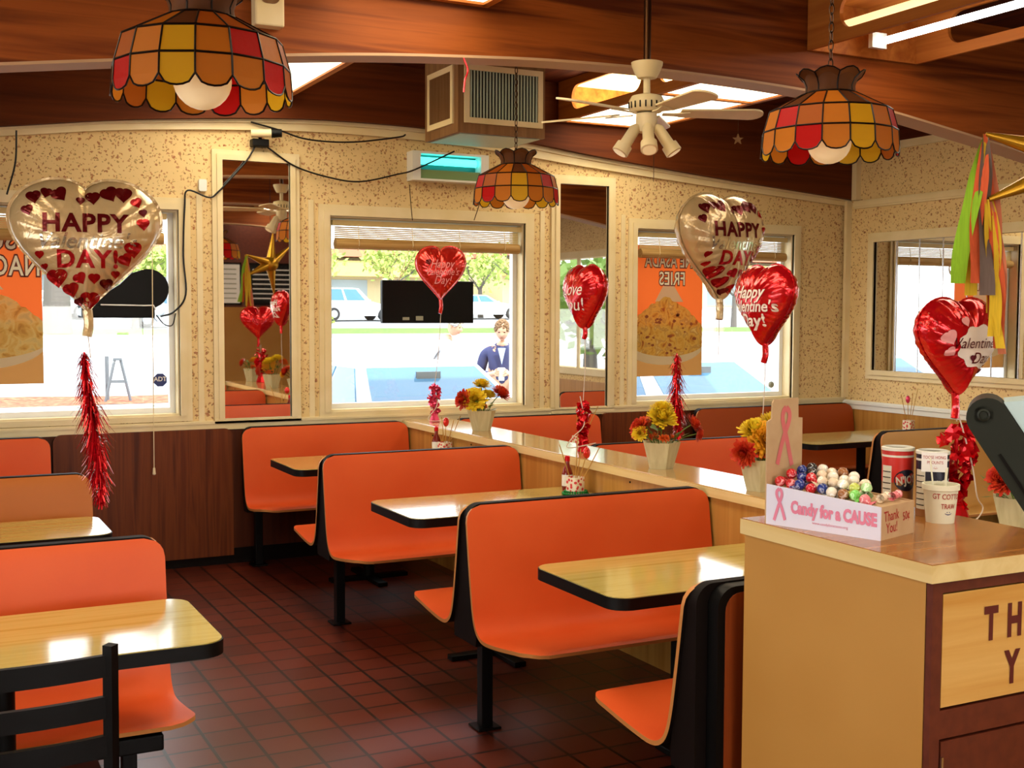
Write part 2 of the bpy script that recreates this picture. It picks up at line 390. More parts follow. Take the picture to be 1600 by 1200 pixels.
# curved crown trim on the window wall, and the beam over it, shade put into its colour
CB = [(-3.6, 2.02), (-1.5, 2.42), (-.3, 2.59), (.534, 2.685), (1.269, 2.775), (2.2, 2.838), (2.8, 2.85), (3.4, 2.836), (4.0, 2.79), (4.6, 2.735), (5.65, 2.655), (6.4, 2.605), (7.135, 2.555)]
CT = [(-3.6, 2.07), (-1.5, 2.47), (-.3, 2.64), (.534, 2.735), (1.269, 2.83), (2.2, 2.908), (2.8, 2.925), (3.4, 2.915), (4.0, 2.88), (4.6, 2.815), (5.65, 2.72), (6.4, 2.662), (7.135, 2.606)]
def interp(T, x):
    if x <= T[0][0]: return T[0][1]
    for (a, p), (b, q) in zip(T, T[1:]):
        if x <= b: return p+(q-p)*(x-a)/(b-a)
    return T[-1][1]
def smoothT(T, n=60):
    pts = [(p.x, p.y) for p in arc_pts([(a, b) for a, b in T], n)]
    return pts
cbs, cts = smoothT(CB, 72), smoothT(CT, 72)
def band(pb, pt, y0, y1, mat_, name, xs):
    rows = []
    mb = MB()
    for x in xs:
        zb, zt = interp(pb, x), (interp(pt, x) if pt else ZC)
        rows.append([(x, y1, zb), (x, y0, zb), (x, y0, zt), (x, y1, zt)])
    mb.grid(rows, closed=True); mb.add(rows[0], [(0, 1, 2, 3)]); mb.add(rows[-1], [(3, 2, 1, 0)])
    return mb.build(name, mat_, smooth=30)
XS = [XL+(XR-XL)*i/70 for i in range(71)]
o = band(cbs, cts, YB-.03, YB, M['trim'], 'trim_1', XS); struct(o)
mid = [(x, (interp(cbs, x)+interp(cts, x))/2+.012) for x in XS]
struct(band(mid, cts, YB-.045, YB-.028, M['trim'], 'trim_2', XS))
o = band(cts, None, YB-.10, YB, M['beam_shade'], 'wall_beam', XS); struct(o)
# the two free-spanning curved beams
B1 = [(-3.6, 1.98), (-1.6, 2.32), (-.4, 2.49), (.35, 2.593), (.82, 2.656), (1.34, 2.723), (1.82, 2.777), (2.3, 2.815), (2.78, 2.843), (3.44, 2.856), (4.26, 2.837), (4.75, 2.79), (5.21, 2.727), (5.98, 2.609), (7.135, 2.40)]
b1 = smoothT(B1, 84)
def beam(y0, y1, name):
    o = band(b1, None, y0, y1, M['beam'], name, XS); struct(o)
    low = [(x, interp(b1, x)-.012) for x in XS]
    s_ = band(low, [(x, interp(b1, x)) for x in XS], y0-.006, y1+.006, M['strip'], name.replace('beam', 'beam_edge_strip'), XS); s_.parent = o
    return o
BY = 4.97
beam(BY, BY+.15, 'ceiling_beam')
beam(2.15, 2.30, 'ceiling_beam.001')
beam(-.8, -.65, 'ceiling_beam.002')
# skirting and wainscot
Wz = .895
mb = MB(); mb.box(XL, XR, YB-.012, YB, .1, Wz-.01); struct(mb.build('wall_panelling_back', M['wains'], smooth=0))
mb = MB(); mb.box(XR-.012, XR, RW[0]-.1, YB-.012, .1, .852); struct(mb.build('wall_panelling_right', M['oak'], smooth=0))
struct(MB().box(XL, XR, YB-.02, YB, 0, .1).build('baseboard_back', M['dark'], smooth=0))
struct(MB().box(XR-.02, XR, YF, YB-.02, 0, .1).build('baseboard_right', M['dark'], smooth=0))
mb = MB(); mb.box(XL, XR, YB-.022, YB, Wz-.01, .945); mb.box(XL, XR, YB-.03, YB, .925, .94)
struct(mb.build('trim_3', M['trim'], smooth=0))
mb = MB(); mb.box(XR-.022, XR, RW[1]+.1, YB-.03, .852, .925); mb.box(XR-.034, XR, RW[1]+.1, YB-.03, .895, .915)
struct(mb.build('trim_4', M['white'], smooth=0))
mb = MB(); mb.box(XR-.02, XR, RW[1]+.1, YB-.1, 2.53, 2.595); mb.box(XR-.03, XR, RW[1]+.1, YB-.1, 2.545, 2.58)
struct(mb.build('trim_5', M['trim'], smooth=0))
mb = MB(); mb.box(XR-.02, XR, RW[1]+.1, YB-.1, 2.975, 3.035); struct(mb.build('trim_6', M['trim'], smooth=0))
mb = MB(); mb.box(XR-.055, XR, YB-.06, YB-.03, .945, 2.60); mb.box(XR-.05, XR, YB-.16, YB-.105, 2.6, 3.0); struct(mb.build('trim_7', M['trim'], smooth=0))
struct(MB().box(XR-.03, XR, RW[1]+.1, YB-.1, 3.035, ZC).build('wall_fascia_right', M['ceil'], smooth=0))
# soft vertical board joints on the window wall beside the mirrors
mb = MB()
for x in (1.70, 2.44, 4.20, 4.90): mb.box(x-.018, x+.018, YB-.008, YB, .945, 2.40)
struct(mb.build('trim_8', M['trim'], smooth=0))

# wall mirrors ---------------------------------------------------------------
def wall_mirror(x0, x1, z0, z1, label):
    r = thing('wall_mirror', label, 'mirror', ((x0+x1)/2, YB, z0), 0)
    w = (x1-x0)/2; h = z1-z0; mb = MB(); frame_y(mb, -w, w, 0, h, .065, -.022, -.001, bottom=False)
    mb.box(-w-.065, w+.065, -.03, -.001, -.03, 0); mb.build('mirror_frame', M['trim'], r, smooth=0)
    MB().box(-w, w, -.012, -.002, 0, h).build('mirror_glass', M['mirror'], r, smooth=0)
wall_mirror(1.845, 2.292, .955, 2.628, 'tall narrow cream framed wall mirror between big window with poster and centre window')
wall_mirror(4.335, 4.757, .93, 2.605, 'tall narrow cream framed wall mirror beside the window with the fries poster')
r = thing('wall_mirror', 'wide cream framed mirror of vertical glass strips on the side wall', 'mirror', (XR, 6.3, 1.19), 0)
y0, y1, h = -1.15, 1.10, 1.05
mb = MB()
for e, t in ((.075, .02), (.04, .034)):
    mb.box(-t, -.001, y0-e, y0, -e, h+e); mb.box(-t, -.001, y1, y1+e, -e, h+e); mb.box(-t, -.001, y0, y1, h, h+e); mb.box(-t, -.001, y0, y1, -e, 0)
mb.build('mirror_frame', M['trim'], r, smooth=0)
MB().box(-.008, -.002, y0, y1, 0, h).build('mirror_glass', M['mirror'], r, smooth=0)
mb = MB(); yy = y1-.24
while yy > y0: mb.box(-.011, -.007, yy-.005, yy+.005, 0, h); yy -= .24
mb.build('mirror_joint', M['chrome'], r, smooth=0)

# rounded brown back panels along the window wall ---------------------------------
def wall_panel(x0, x1, label, z=.893):
    pl = rrect(x0, x1, .06, z, .05, 5, (0, 0, 1, 1)); mb = MB()
    mb.prism(pl, YB-.045, YB-.013, lambda u, v, a: (u, a, v)); o = mb.build('wall_panel', M['mahog'], smooth=30)
    return tag(o, label, 'panel')
wall_panel(.79, 1.89, 'brown woodgrain back panel with rounded corners below the big window, between two wall benches')
wall_panel(4.70, 5.46, 'brown woodgrain back panel with rounded corners below the fries poster window')

# ceiling light troughs ------------------------------------------------------------
M['diff'] = mat('lit_diffuser', (1, .93, .74, 1), .5, emis=(1, .90, .66, 1), estr=3.2)
M['diffy'] = mat('lit_diffuser_side', (1, .86, .5, 1), .5, emis=(1, .78, .36, 1), estr=1.2)
M['tubeglow'] = mat('fluorescent_glow', (1, 1, 1, 1), .5, emis=(1, .97, .88, 1), estr=9)
def slot_board(mb, y0, y1, z0, z1, x, t, slots, hz=.085, mi=0):
    """board in the YZ plane at x with obround openings"""
    zc = (z0+z1)/2; k = 6
    ys = y0
    for (a, b) in slots:
        mb.box(x, x+t, ys, a, z0, z1, mi)
        mb.box(x, x+t, a, b, z0, zc-hz, mi); mb.box(x, x+t, a, b, zc+hz, z1, mi)
        for (c, s) in ((a, 1), (b, -1)):
            for q in (1, -1):   # rounded ends
                poly = [(c, zc+q*hz)]+[(c+s*hz*(1-math.cos(i*PI/2/k)), zc+q*hz*math.sin(i*PI/2/k)) for i in range(k+1)]
                mb.prism(poly, x, x+t, lambda u, v, a_: (a_, u, v), mi)
        ys = b
    mb.box(x, x+t, ys, y1, z0, z1, mi)
def trough(x0, x1, y0, y1, slots, label, open_bottom=False, z0=3.035):
    r = thing('ceiling_light', label, 'ceiling light', ((x0+x1)/2, (y0+y1)/2, z0), 0)
    w = (x1-x0)/2; L = (y1-y0)/2; H = ZC-z0; yc = (y0+y1)/2
    sl = [(a-yc, b-yc) for a, b in slots]
    for xx in (-w, w-.022):
        mb = MB(); slot_board(mb, -L, L, 0, H, xx, .022, sl, H*.30); mb.build('side_board', M['trough'], r, smooth=30)
    for ya in (-L, L-.02): MB().box(-w+.022, w-.022, ya, ya+.02, 0, H).build('end_board', M['trough'], r, smooth=0)
    for xx in (-.12, .12) if not open_bottom else (0,):
        MB().tube([(xx, -L+.12, .10 if not open_bottom else .06), (xx, L-.12, .10 if not open_bottom else .06)], .019, 10).build('lamp_tube', M['tubeglow'], r)
    if open_bottom:
        for ya in (L-.12, -L+.09): MB().box(-.05, .05, ya, ya+.03, .03, .11).build('lamp_holder', M['white'], r, smooth=0)
        MB().box(-w+.022, w-.022, -L+.02, L-.02, H-.03, H-.004).build('reflector', M['trough'], r, smooth=0)
        mb = MB(); mb.box(-w+.03, -w+.16, -L+.02, L-.02, .10, .106); mb.build('diffuser', M['diffy'], r, smooth=0)
    else:
        n = 2; mb = MB(); fr = MB(); step = (2*L-.04)/n
        for i in range(n):
            a = -L+.02+i*step
            mb.box(-w+.04, w-.04, a+.02, a+step-.02, .012, .018)
        for i in range(n+1):
            a = -L+.02+i*step; fr.box(-w+.022, w-.022, max(a-.02, -L+.02), min(a+.02, L-.02), 0, .022)
        fr.box(-w+.022, -w+.04, -L+.02, L-.02, 0, .022); fr.box(w-.04, w-.022, -L+.02, L-.02, 0, .022)
        mb.build('diffuser', M['diff'], r, smooth=0); fr.build('diffuser_frame', M['trough'], r, smooth=0)
        MB().box(-w+.022, w-.022, -L+.02, L-.02, H-.02, H-.004).build('reflector', M['diffy'], r, smooth=0)
    return r
trough(4.27, 5.05, BY+.16, YB-.11, [(5.45, 6.35), (6.55, 7.45)], 'wooden light box with two glowing panels above the white ceiling fan')
trough(1.47, 2.26, BY+.16, YB-.11, [(5.45, 6.35), (6.55, 7.45)], 'wooden light box with glowing panel seen beside the hanging lamp at upper left')
trough(4.27, 5.05, 2.31, BY-.01, [(2.6, 3.45), (3.9, 4.72)], 'open wooden light box with a bare glowing tube and oval cutouts', True)
trough(1.62, 2.40, 2.31, BY-.01, [(2.6, 3.45), (3.9, 4.72)], 'wooden light box with glowing panel at the top edge over the big beam')
for i, (x, y) in enumerate(((1.85, .75), (4.66, .75), (-1.0, 3.6), (-1.0, .75), (4.66, -2.4), (1.85, -2.4))):
    trough(x-.39, x+.39, y-1.35 if y != 3.6 else 2.31, y+1.35 if y != 3.6 else BY-.01, [(y-.9, y-.15), (y+.15, y+.9)], ('wooden light box over the aisle near the front windows', 'wooden light box over the service counter', 'wooden light box over the left dining area', 'wooden light box near the left windows', 'wooden light box over the kitchen side', 'wooden light box by the front windows')[i])

# fluorescent light actually given by the boxes
for i, (x, y, L_) in enumerate(((4.66, 6.4, 2.2), (1.86, 6.4, 2.2), (4.66, 3.6, 2.3), (2.0, 3.6, 2.3), (1.85, .75, 2.3), (4.66, .75, 2.3), (-1.0, 3.6, 2.3), (-1.0, .75, 2.3))):
    lamp('trough_lamp', 'AREA', 15, (x, y, 3.02), (0, 0, 0), (1, .86, .62), .6, L_)
# ================================================================== BOOTHS AND TABLES
PROF = [(-.030, .900), (-.040, .86), (-.052, .78), (-.064, .70), (-.077, .62), (-.089, .55), (-.100, .50), (-.112, .462), (-.132, .430), (-.165, .410), (-.21, .405), (-.28, .411), (-.36, .421), (-.44, .433), (-.50, .441), (-.535, .443), (-.56, .438)]
def shell(L, sgn=1, lam='orange', parent=None, name='seat_shell', prof=PROF, t=.014):
    """bent plywood shell; sgn=1 opens towards -y"""
    p = [Vector((a.x, a.y)) for a in arc_pts([(y, z) for y, z in prof], 48)]
    n = len(p); d = [0]
    for i in range(1, n): d.append(d[-1]+(p[i]-p[i-1]).length)
    T = d[-1]; r0, r1 = .065, .085
    rows_f, rows_b = [], []
    for i in range(n):
        tg = (p[min(i+1, n-1)]-p[max(i-1, 0)]).normalized(); nr = Vector((-tg.y, tg.x))
        if nr.y < 0 and i > n*.6: nr = -nr
        # face side lies towards the sitter: -y for the back, +z for the seat
        nr = Vector((tg.y, -tg.x))
        if (nr.x if abs(nr.x) > abs(nr.y) else -nr.y) > 0: nr = -nr
        e = 0
        if d[i] < r0: e = r0-math.sqrt(max(0, r0**2-(r0-d[i])**2))
        if T-d[i] < r1: e = r1-math.sqrt(max(0, r1**2-(r1-(T-d[i]))**2))
        q = p[i]-nr*t
        xs = [e, e+(L-2*e)*.25, L/2, L-e-(L-2*e)*.25, L-e]
        rows_f.append([(x, sgn*p[i].x, p[i].y) for x in xs]); rows_b.append([(x, sgn*q.x, q.y) for x in xs])
    mb = MB(); mb.grid(rows_f, 0); mb.grid([r[::-1] for r in rows_b], 2)
    for side in (0, -1):
        mb.grid([[rows_f[i][side], rows_b[i][side]] for i in range(n)], 1)
    mb.grid([rows_f[0], rows_b[0]], 1); mb.grid([rows_f[-1], rows_b[-1]], 1)
    return mb.build(name, [M[lam], M['ply'], M['dark']], parent, smooth=50)
def core(L, ys, parent, back=None):
    """dark filler between the shells; ys = list of (z, y0, y1)"""
    mb = MB(); rows = []; r = .06; top = .904
    zs = [z for z, _, _ in ys]
    N = 24
    for i in range(N+1):
        u = i/N; u = 1-(1-u)**2
        z = .36+(top-.36)*u
        dz = top-z; e = .012+(r-math.sqrt(max(0, r*r-(r-dz)**2)) if dz < r else 0)
        y0 = interp([(a, b) for a, b, c in ys], z); y1 = interp([(a, c) for a, b, c in ys], z)
        rows.append([(e, y0, z), (L-e, y0, z), (L-e, y1, z), (e, y1, z)])
    mb.grid(rows, closed=True); mb.add(rows[0], [(0, 1, 2, 3)]); mb.add(rows[-1], [(0, 1, 2, 3)])
    return mb.build('core_panel', M['dark'], parent, smooth=40)
def legs(L, parent, y=0, ya=-.10, yb=.10):
    for x in (.10, L-.12):
        mb = MB(); mb.box(x-.024, x+.024, y-.024, y+.024, .008, .37); mb.box(x-.05, x+.05, y-.05, y+.05, 0, .01)
        mb.build('leg', M['black'], parent, smooth=0, bevel=.003)
    MB().box(.05, L-.06, ya, yb, .36, .385).build('seat_support', M['black'], parent, smooth=0)
def booth(L, loc, label, front='orange', rear='orange', kind='double', group=None, panel=None, rail=False):
    r = thing('booth_bench', label, 'bench', loc, 0, group)
    if kind in ('double', 'front'): shell(L, 1, front, r)
    if kind in ('double', 'rear'): shell(L, -1, rear, r)
    if kind == 'double': ys = [(.36, -.10, .10), (.42, -.105, .105), (.5, -.088, .088), (.9, -.020, .020)]
    elif kind == 'front': ys = [(.36, -.10, -.02), (.42, -.10, .0), (.5, -.088, .02), (.9, -.020, .030)]
    else: ys = [(.36, -.012, .10), (.42, -.012, .105), (.5, -.012, .088), (.9, -.012, .020)]
    core(L, ys, r); legs(L, r, 0 if kind == 'double' else (-.04 if kind == 'front' else .06), -.16 if kind == 'front' else (-.10 if kind == 'double' else 0), .02 if kind == 'front' else .10)
    if rail: MB().box(.05, L-.09, -.47, -.38, .335, .385).build('support_rail', M['black'], r, smooth=0, bevel=.006)
    if panel:
        pl = rrect(.05, L, .08, .90, .06, 6, (0, 0, 1, 1)); mb = MB()
        mb.prism(pl, -.060, -.014, lambda u, v, a: (u, a, v), 1); 
        o = mb.build('edge_panel', [M['mahog2'], M['black']], r, smooth=30, bevel=.008)
        pl = rrect(.075, L-.02, .08, .882, .05, 6, (0, 0, 1, 1)); mb = MB(); mb.prism(pl, -.063, -.058, lambda u, v, a: (u, a, v)); mb.build('back_panel', M[panel], r, smooth=30)
    return r
RX, RL = 1.925, 1.15
RG = 'orange booth benches along the partition'
booth(RL, (RX, 7.64, 0), 'orange booth bench against the window wall below centre window', kind='front', group=RG)
booth(RL, (RX, 5.975, 0), 'double orange booth bench, second from the window wall along the partition', group=RG)
booth(RL, (RX, 4.195, 0), 'double orange booth bench, large, with the white topped table behind it', group=RG)
booth(RL, (RX-.01, 2.665, 0), 'end booth bench with brown woodgrain back beside the tan cabinet', kind='rear', panel='mahog2')
LX, LL = -.41, 1.165
LG = 'booth benches along the left side of the aisle'
booth(LL, (LX, 7.55, 0), 'orange booth bench below the poster of nachos, against the wall', kind='front', group=LG)
booth(LL, (LX, 5.79, 0), 'faded orange double booth bench behind the far left table', front='orange2', group=LG)
booth(LL, (LX, 4.06, 0), 'bright orange double booth bench behind the large left table', group=LG, rail=True)
MX = 3.44
MG = 'benches beyond the partition'
booth(1.18, (MX, 7.64, 0), 'orange booth bench beyond the partition, below the narrow mirror beside the fries poster', kind='front', group=MG)
booth(1.18, (MX, 5.80, 0), 'orange booth bench just beyond the partition, behind the middle planter', group=MG)
booth(1.60, (5.50, 7.64, 0), 'orange booth bench, corner shade in its colour, in the far corner below the fries poster window', front='orange_shade', kind='front', group=MG)
booth(1.60, (5.50, 5.66, 0), 'tan backed booth bench near the side wall behind the canisters', front='tan', kind='double', group=MG)

def table(x0, x1, y0, y1, label, group=None, z=.745, corners=(1, 1, 1, 1), r=.07, py=0):
    cx, cy = (x0+x1)/2, (y0+y1)/2; a, b = (x1-x0)/2, (y1-y0)/2
    t = thing('dining_table', label, 'table', (cx, cy, 0), 0, group)
    mb = MB(); P = rrect(-a, a, -b, b, r, 7, corners)
    mb.prism(P, z-.042, z-.003, lambda u, v, h: (u, v, h)); mb.build('table_edge', M['blackpl'], t, smooth=30, bevel=.004)
    P = rrect(-a+.004, a-.004, -b+.004, b-.004, r-.004, 7, corners)
    mb = MB(); mb.prism(P, z-.004, z, lambda u, v, h: (u, v, h)); mb.build('tabletop', M['table'], t, smooth=30)
    mb = MB(); mb.tube([(0, py, .02), (0, py, z-.042)], .035, 12); mb.build('pedestal', M['black'], t)
    mb = MB()
    for k in range(2): mb.obox((0, py, .014), .5, .06, .025, Matrix.Rotation(k*PI/2, 3, 'Z'))
    mb.build('foot', M['black'], t, smooth=0, bevel=.004)
    return t
TG = 'woodgrain tables along the partition'
RC = (1, 0, 0, 1)
table(1.985, 3.075, 6.60, 7.21, 'small looking woodgrain table below the centre window beside the partition', TG, corners=RC)
table(1.965, 3.075, 4.79, 5.385, 'woodgrain table with white window glare and a sauce bottle on it', TG, corners=RC)
table(1.985, 3.075, 3.16, 3.735, 'yellow woodgrain table with black edge beside the tan cabinet', TG, corners=RC)
LT = 'woodgrain tables left of the aisle'
table(-.36, .775, 3.23, 3.80, 'large yellow woodgrain table by the black chair', LT, py=-.10)
table(-.36, .745, 5.02, 5.50, 'woodgrain table with white glare at the far left, behind the bright orange bench', LT, py=-.11)
table(3.46, 4.62, 6.42, 7.0, 'woodgrain table beyond the partition between two orange benches', None)
table(5.60, 7.05, 6.36, 6.98, 'yellow woodgrain table by the side wall holding a stick caddy', None)

# partition with ledge ---------------------------------------------------------------
p = thing('partition', 'long oak partition with a flat ledge running to the window wall', 'partition', (3.22, 5.2, 0))
mb = MB(); mb.box(-.13, .19, -2.55, 2.50, 0, .868); mb.build('partition_body', M['oak'], p, smooth=0)
mb = MB(); mb.box(-.14, .20, -2.56, 2.505, .868, .905, 0); mb.build('ledge', M['oaktop'], p, smooth=0, bevel=.003)
mb = MB(); mb.box(-.146, -.139, -2.56, 2.505, .862, .9, 0); mb.build('edge_band', M['cabedge'], p, smooth=0)
mb = MB()
for y in (-2.2, -1.6, -1.0, -.4, .2, .8, 1.4, 2.0): mb.ball((-.131, y, .84), .005, 8, 6)
mb.build('screw', M['dark'], p)
# ================================================================== HANGING LAMPS, FAN, DUCT
def gl(name, r, g, b, rough=.45):
    m = mat(name, srgb(r, g, b), rough, 0, .2); N, L = nodes(m); bs = N['Principled BSDF']
    nz = N.new('ShaderNodeTexNoise'); nz.inputs['Scale'].default_value = 60; tc = N.new('ShaderNodeTexCoord'); L.new(tc.outputs['Object'], nz.inputs['Vector'])
    bp = N.new('ShaderNodeBump'); bp.inputs['Strength'].default_value = .2; bp.inputs['Distance'].default_value = .004
    L.new(nz.outputs['Fac'], bp.inputs['Height']); L.new(bp.outputs['Normal'], bs.inputs['Normal'])
    t = N.new('ShaderNodeBsdfTranslucent'); t.inputs['Color'].default_value = srgb(r, g, b)
    mx = N.new('ShaderNodeMixShader'); mx.inputs['Fac'].default_value = .5; o = N['Material Output']
    L.new(bs.outputs[0], mx.inputs[1]); L.new(t.outputs[0], mx.inputs[2]); L.new(mx.outputs[0], o.inputs['Surface']); return m
G = [gl('amber_glass', 206, 124, 36), gl('honey_glass', 180, 94, 26), gl('yellow_glass', 222, 172, 34), gl('red_glass', 196, 18, 14), gl('crown_glass', 104, 62, 34)]
M['lead'] = mat('lead_came', srgb(26, 16, 10), .4, .6)
M['globe'] = mat('frosted_globe', srgb(244, 226, 190), .35, emis=srgb(255, 214, 150), estr=.35)
M['brass'] = mat('dark_brass', srgb(70, 44, 24), .35, .8)
def lamp_pattern(k, row):
    A = ((0, 0, 3, 0, 1, 0, 0, 3, 1, 0, 2, 0, 3, 0, 1, 0), (2, 0, 3, 0, 2, 1, 0, 0, 3, 0, 2, 0, 0, 3, 1, 2), (1, 4, 1, 0, 4, 1, 1, 4, 1, 0, 4, 1, 1, 4, 0, 1))
    return A[row][k % 16]
def hanging_lamp(loc, label, top, rz=0):
    """loc = point at the height of the lower rim"""
    r = thing('hanging_lamp', label, 'lamp', loc, rz, 'stained glass lamps on chains')
    n = 16; mb = MB(); ld = MB()
    rows = [(.095, .215), (.208, .155), (.228, .085), (.232, .032)]
    P = lambda R, z, a: (R*math.cos(a), R*math.sin(a), z)
    for k in range(n):
        a0, a1 = 2*PI*k/n, 2*PI*(k+1)/n
        for j in range(3):
            (r0, z0), (r1, z1) = rows[j], rows[j+1]
            if j < 2:
                mb.add([P(r0, z0, a0), P(r0, z0, a1), P(r1, z1, a1), P(r1, z1, a0)], [(0, 1, 2, 3)], lamp_pattern(k, 2 if j == 0 else 0))
            else:
                q = [P(r0, z0, a0)]; lower = []
                for i in range(7):
                    t = i/6; z = z1-.030*math.sqrt(max(0, 1-(2*t-1)**2)); lower.append(P(r1, z, a0+(a1-a0)*t))
                mb.add([P(r0, z0, a0)]+lower+[P(r0, z0, a1)], [tuple(range(9))], lamp_pattern(k, 1))
                ld.tube(lower, .0028, 5)
        ld.tube([P(*rows[j], a0) for j in range(4)], .003, 5)
    for R, z in rows[:3]:
        ld.tube([P(R, z, 2*PI*i/n) for i in range(n+1)], .0032, 5)
    mb.build('shade', G, r, smooth=0, fix=False); ld.build('lead_lines', M['lead'], r)
    cr = MB(); cl = MB(); m = 8
    for k in range(m):
        a0, a1 = 2*PI*k/m, 2*PI*(k+1)/m; rowsg = []
        for R, z in ((.082, .215), (.080, .24), (.090, .262), (.110, .278)):
            rowsg.append([P(R*(1+.05*math.sin(PI*t)), z+.016*math.sin(PI*t)*(z > .25), a0+(a1-a0)*t) for t in (0, .25, .5, .75, 1)])
        cr.grid(rowsg, 0)
        cl.tube([P(R, z, a0) for R, z in ((.082, .215), (.080, .24), (.090, .262), (.110, .278))], .003, 5)
        cl.tube(rowsg[-1], .0026, 5)
    cr.build('crown', G[4], r, fix=False); cl.build('crown_lead', M['lead'], r)
    MB().lathe([(.001, .24), (.05, .238), (.085, .222), (.096, .212)], 24, caps=False).build('cap', M['brass'], r)
    mb = MB(); mb.ball((0, 0, .055), .076, 20, 14); mb.build('globe', M['globe'], r)
    MB().tube([(0, 0, .12), (0, 0, .24)], .018, 10).build('socket', M['brass'], r)
    ch = MB(); z = .24; i = 0; H = top-loc[2]
    while z < H:
        pts = []
        for q in range(13):
            a = 2*PI*q/12; u, v = .0085*math.cos(a), .019*math.sin(a)
            pts.append((u, 0, z+.019+v) if i % 2 else (0, u, z+.019+v))
        ch.tube(pts, .0024, 5, cap=False); z += .031; i += 1
    ch.build('chain', M['brass'], r)
    return r
hanging_lamp((.718, 3.214, 2.205), 'stained glass lamp hanging over the left table, largest in view', ZC, .1)
hanging_lamp((2.868, 3.21, 2.19), 'stained glass lamp hanging over the partition side, right of the white fan', ZC, .35)
hanging_lamp((2.985, 5.81, 2.235), 'small looking stained glass lamp hanging in front of the ceiling duct', ZC, .2)

# ceiling fan
f = thing('ceiling_fan', 'white five-bladed ceiling fan with three spotlights on a dark rod', 'fan', (3.109, 4.72, 2.585))
MB().tube([(0, 0, .2), (0, 0, ZC-2.585)], .017, 12).build('down_rod', M['brass'], f)
MB().lathe([(.02, .155), (.045, .158), (.06, .185), (.072, .215), (.074, .23), (.03, .236)], 24).build('canopy', M['trim'], f)
MB().tube([(0, 0, .05), (0, 0, .17)], .016, 12).build('coupling', M['trim'], f)
MB().lathe([(.02, .0), (.07, .002), (.082, .02), (.084, .05), (.07, .075), (.03, .085)], 28).build('motor_housing', M['trim'], f)
mb = MB()
for k in range(20):
    a = 2*PI*k/20; mb.obox((.0835*math.cos(a), .0835*math.sin(a), .03), .004, .006, .03, Matrix.Rotation(a, 3, 'Z'))
mb.build('vent_slots', M['dark'], f, smooth=0)
MB().lathe([(.02, -.095), (.045, -.09), (.05, -.04), (.048, -.005), (.02, .0)], 20).build('light_hub', M['trim'], f)
base = math.radians(-27.04+5)
for k in range(5):
    a = base+k*2*PI/5; R = Matrix.Rotation(a, 3, 'Z') @ Matrix.Rotation(math.radians(-11), 3, 'X')
    mb = MB()
    pl = [(.16, -.045)]+[(.50-.0+.055*math.cos(t), .062*math.sin(t)) for t in [(-PI/2)+PI*i/8 for i in range(9)]]+[(.16, .045)]
    mb.prism(pl, -.004, .004, lambda u, v, h: R @ Vector((u, v, h))); b = mb.build('blade', M['trim'], f, smooth=30)
    mb = MB(); mb.prism([(.075, -.012), (.13, -.014), (.2, -.034), (.2, .034), (.13, .014), (.075, .012)], -.011, -.005, lambda u, v, h: R @ Vector((u, v, h))); mb.build('blade_iron', M['trim'], b, smooth=0)
for k in range(3):
    a = math.radians(-27.04-90)+(k-1)*2*PI/3*.62
    d = Vector((math.cos(a)*.55, math.sin(a)*.55, -.83)).normalized(); p0 = Vector((math.cos(a)*.045, math.sin(a)*.045, -.06))
    ax = d.to_track_quat('Z', 'Y').to_matrix(); mb = MB()
    mb.lathe([(.012, 0), (.026, .02), (.028, .11), (.038, .112), (.040, .155), (.034, .158)], 18, p0, 0, ax); s_ = mb.build('spotlight', M['trim'], f)
    MB().lathe([(.001, .155), (.032, .159)], 18, p0, 0, ax).build('bulb_face', M['globe'], s_)
MB().tube([(.03, -.02, -.09), (.03, -.02, -.32)], .0015, 5).build('pull_chain', M['brass'], f)

# ceiling duct with grilles
d = thing('ceiling_duct', 'boxed ceiling air duct with two white grilles above the blue glowing box', 'air duct', (3.365, 7.07, 2.765))
M['duct'] = wood('duct_board', srgb(120, 84, 52), srgb(146, 108, 70), 'z', .6, .2, nscale=3)
MB().box(-.29, .32, -.30, .22, 0, ZC-2.76).build('duct_box', M['duct'], d, smooth=0)
M['greypan'] = mat('pale_sheet', srgb(176, 190, 170), .4)
MB().box(-.265, .295, -.275, .195, -.006, 0).build('bottom_panel', M['greypan'], d, smooth=0)
def grille(w, h, fn, parent, nslat, vert=True):
    mb = MB(); t = .035
    for (a, b, c, e) in ((0, w, 0, t), (0, w, h-t, h), (0, t, t, h-t), (w-t, w, t, h-t)):
        mb.prism([(a, c), (b, c), (b, e), (a, e)], 0, .012, fn)
    g = mb.build('grille_frame', M['trim'], parent, smooth=0)
    mb = MB(); mb.prism([(t, t), (w-t, t), (w-t, h-t), (t, h-t)], .001, .004, fn); mb.build('grille_shadow_box', M['blackpl'], g, smooth=0)
    mb = MB()
    for i in range(nslat):
        u = t+(w-2*t)*(i+.5)/nslat; q = (w-2*t)/nslat*.22
        mb.prism([(u-q, t), (u+q, t), (u+q, h-t), (u-q, h-t)], .004, .011, fn)
    mb.build('grille_slats', M['greypan'] if vert else M['duct'], g, smooth=0)
grille(.55, .36, lambda u, v, h: (-.25+u, -.30-h, .06+v), d, 22)
grille(.40, .36, lambda u, v, h: (-.29-h, .16-u, .06+v), d, 26, False)

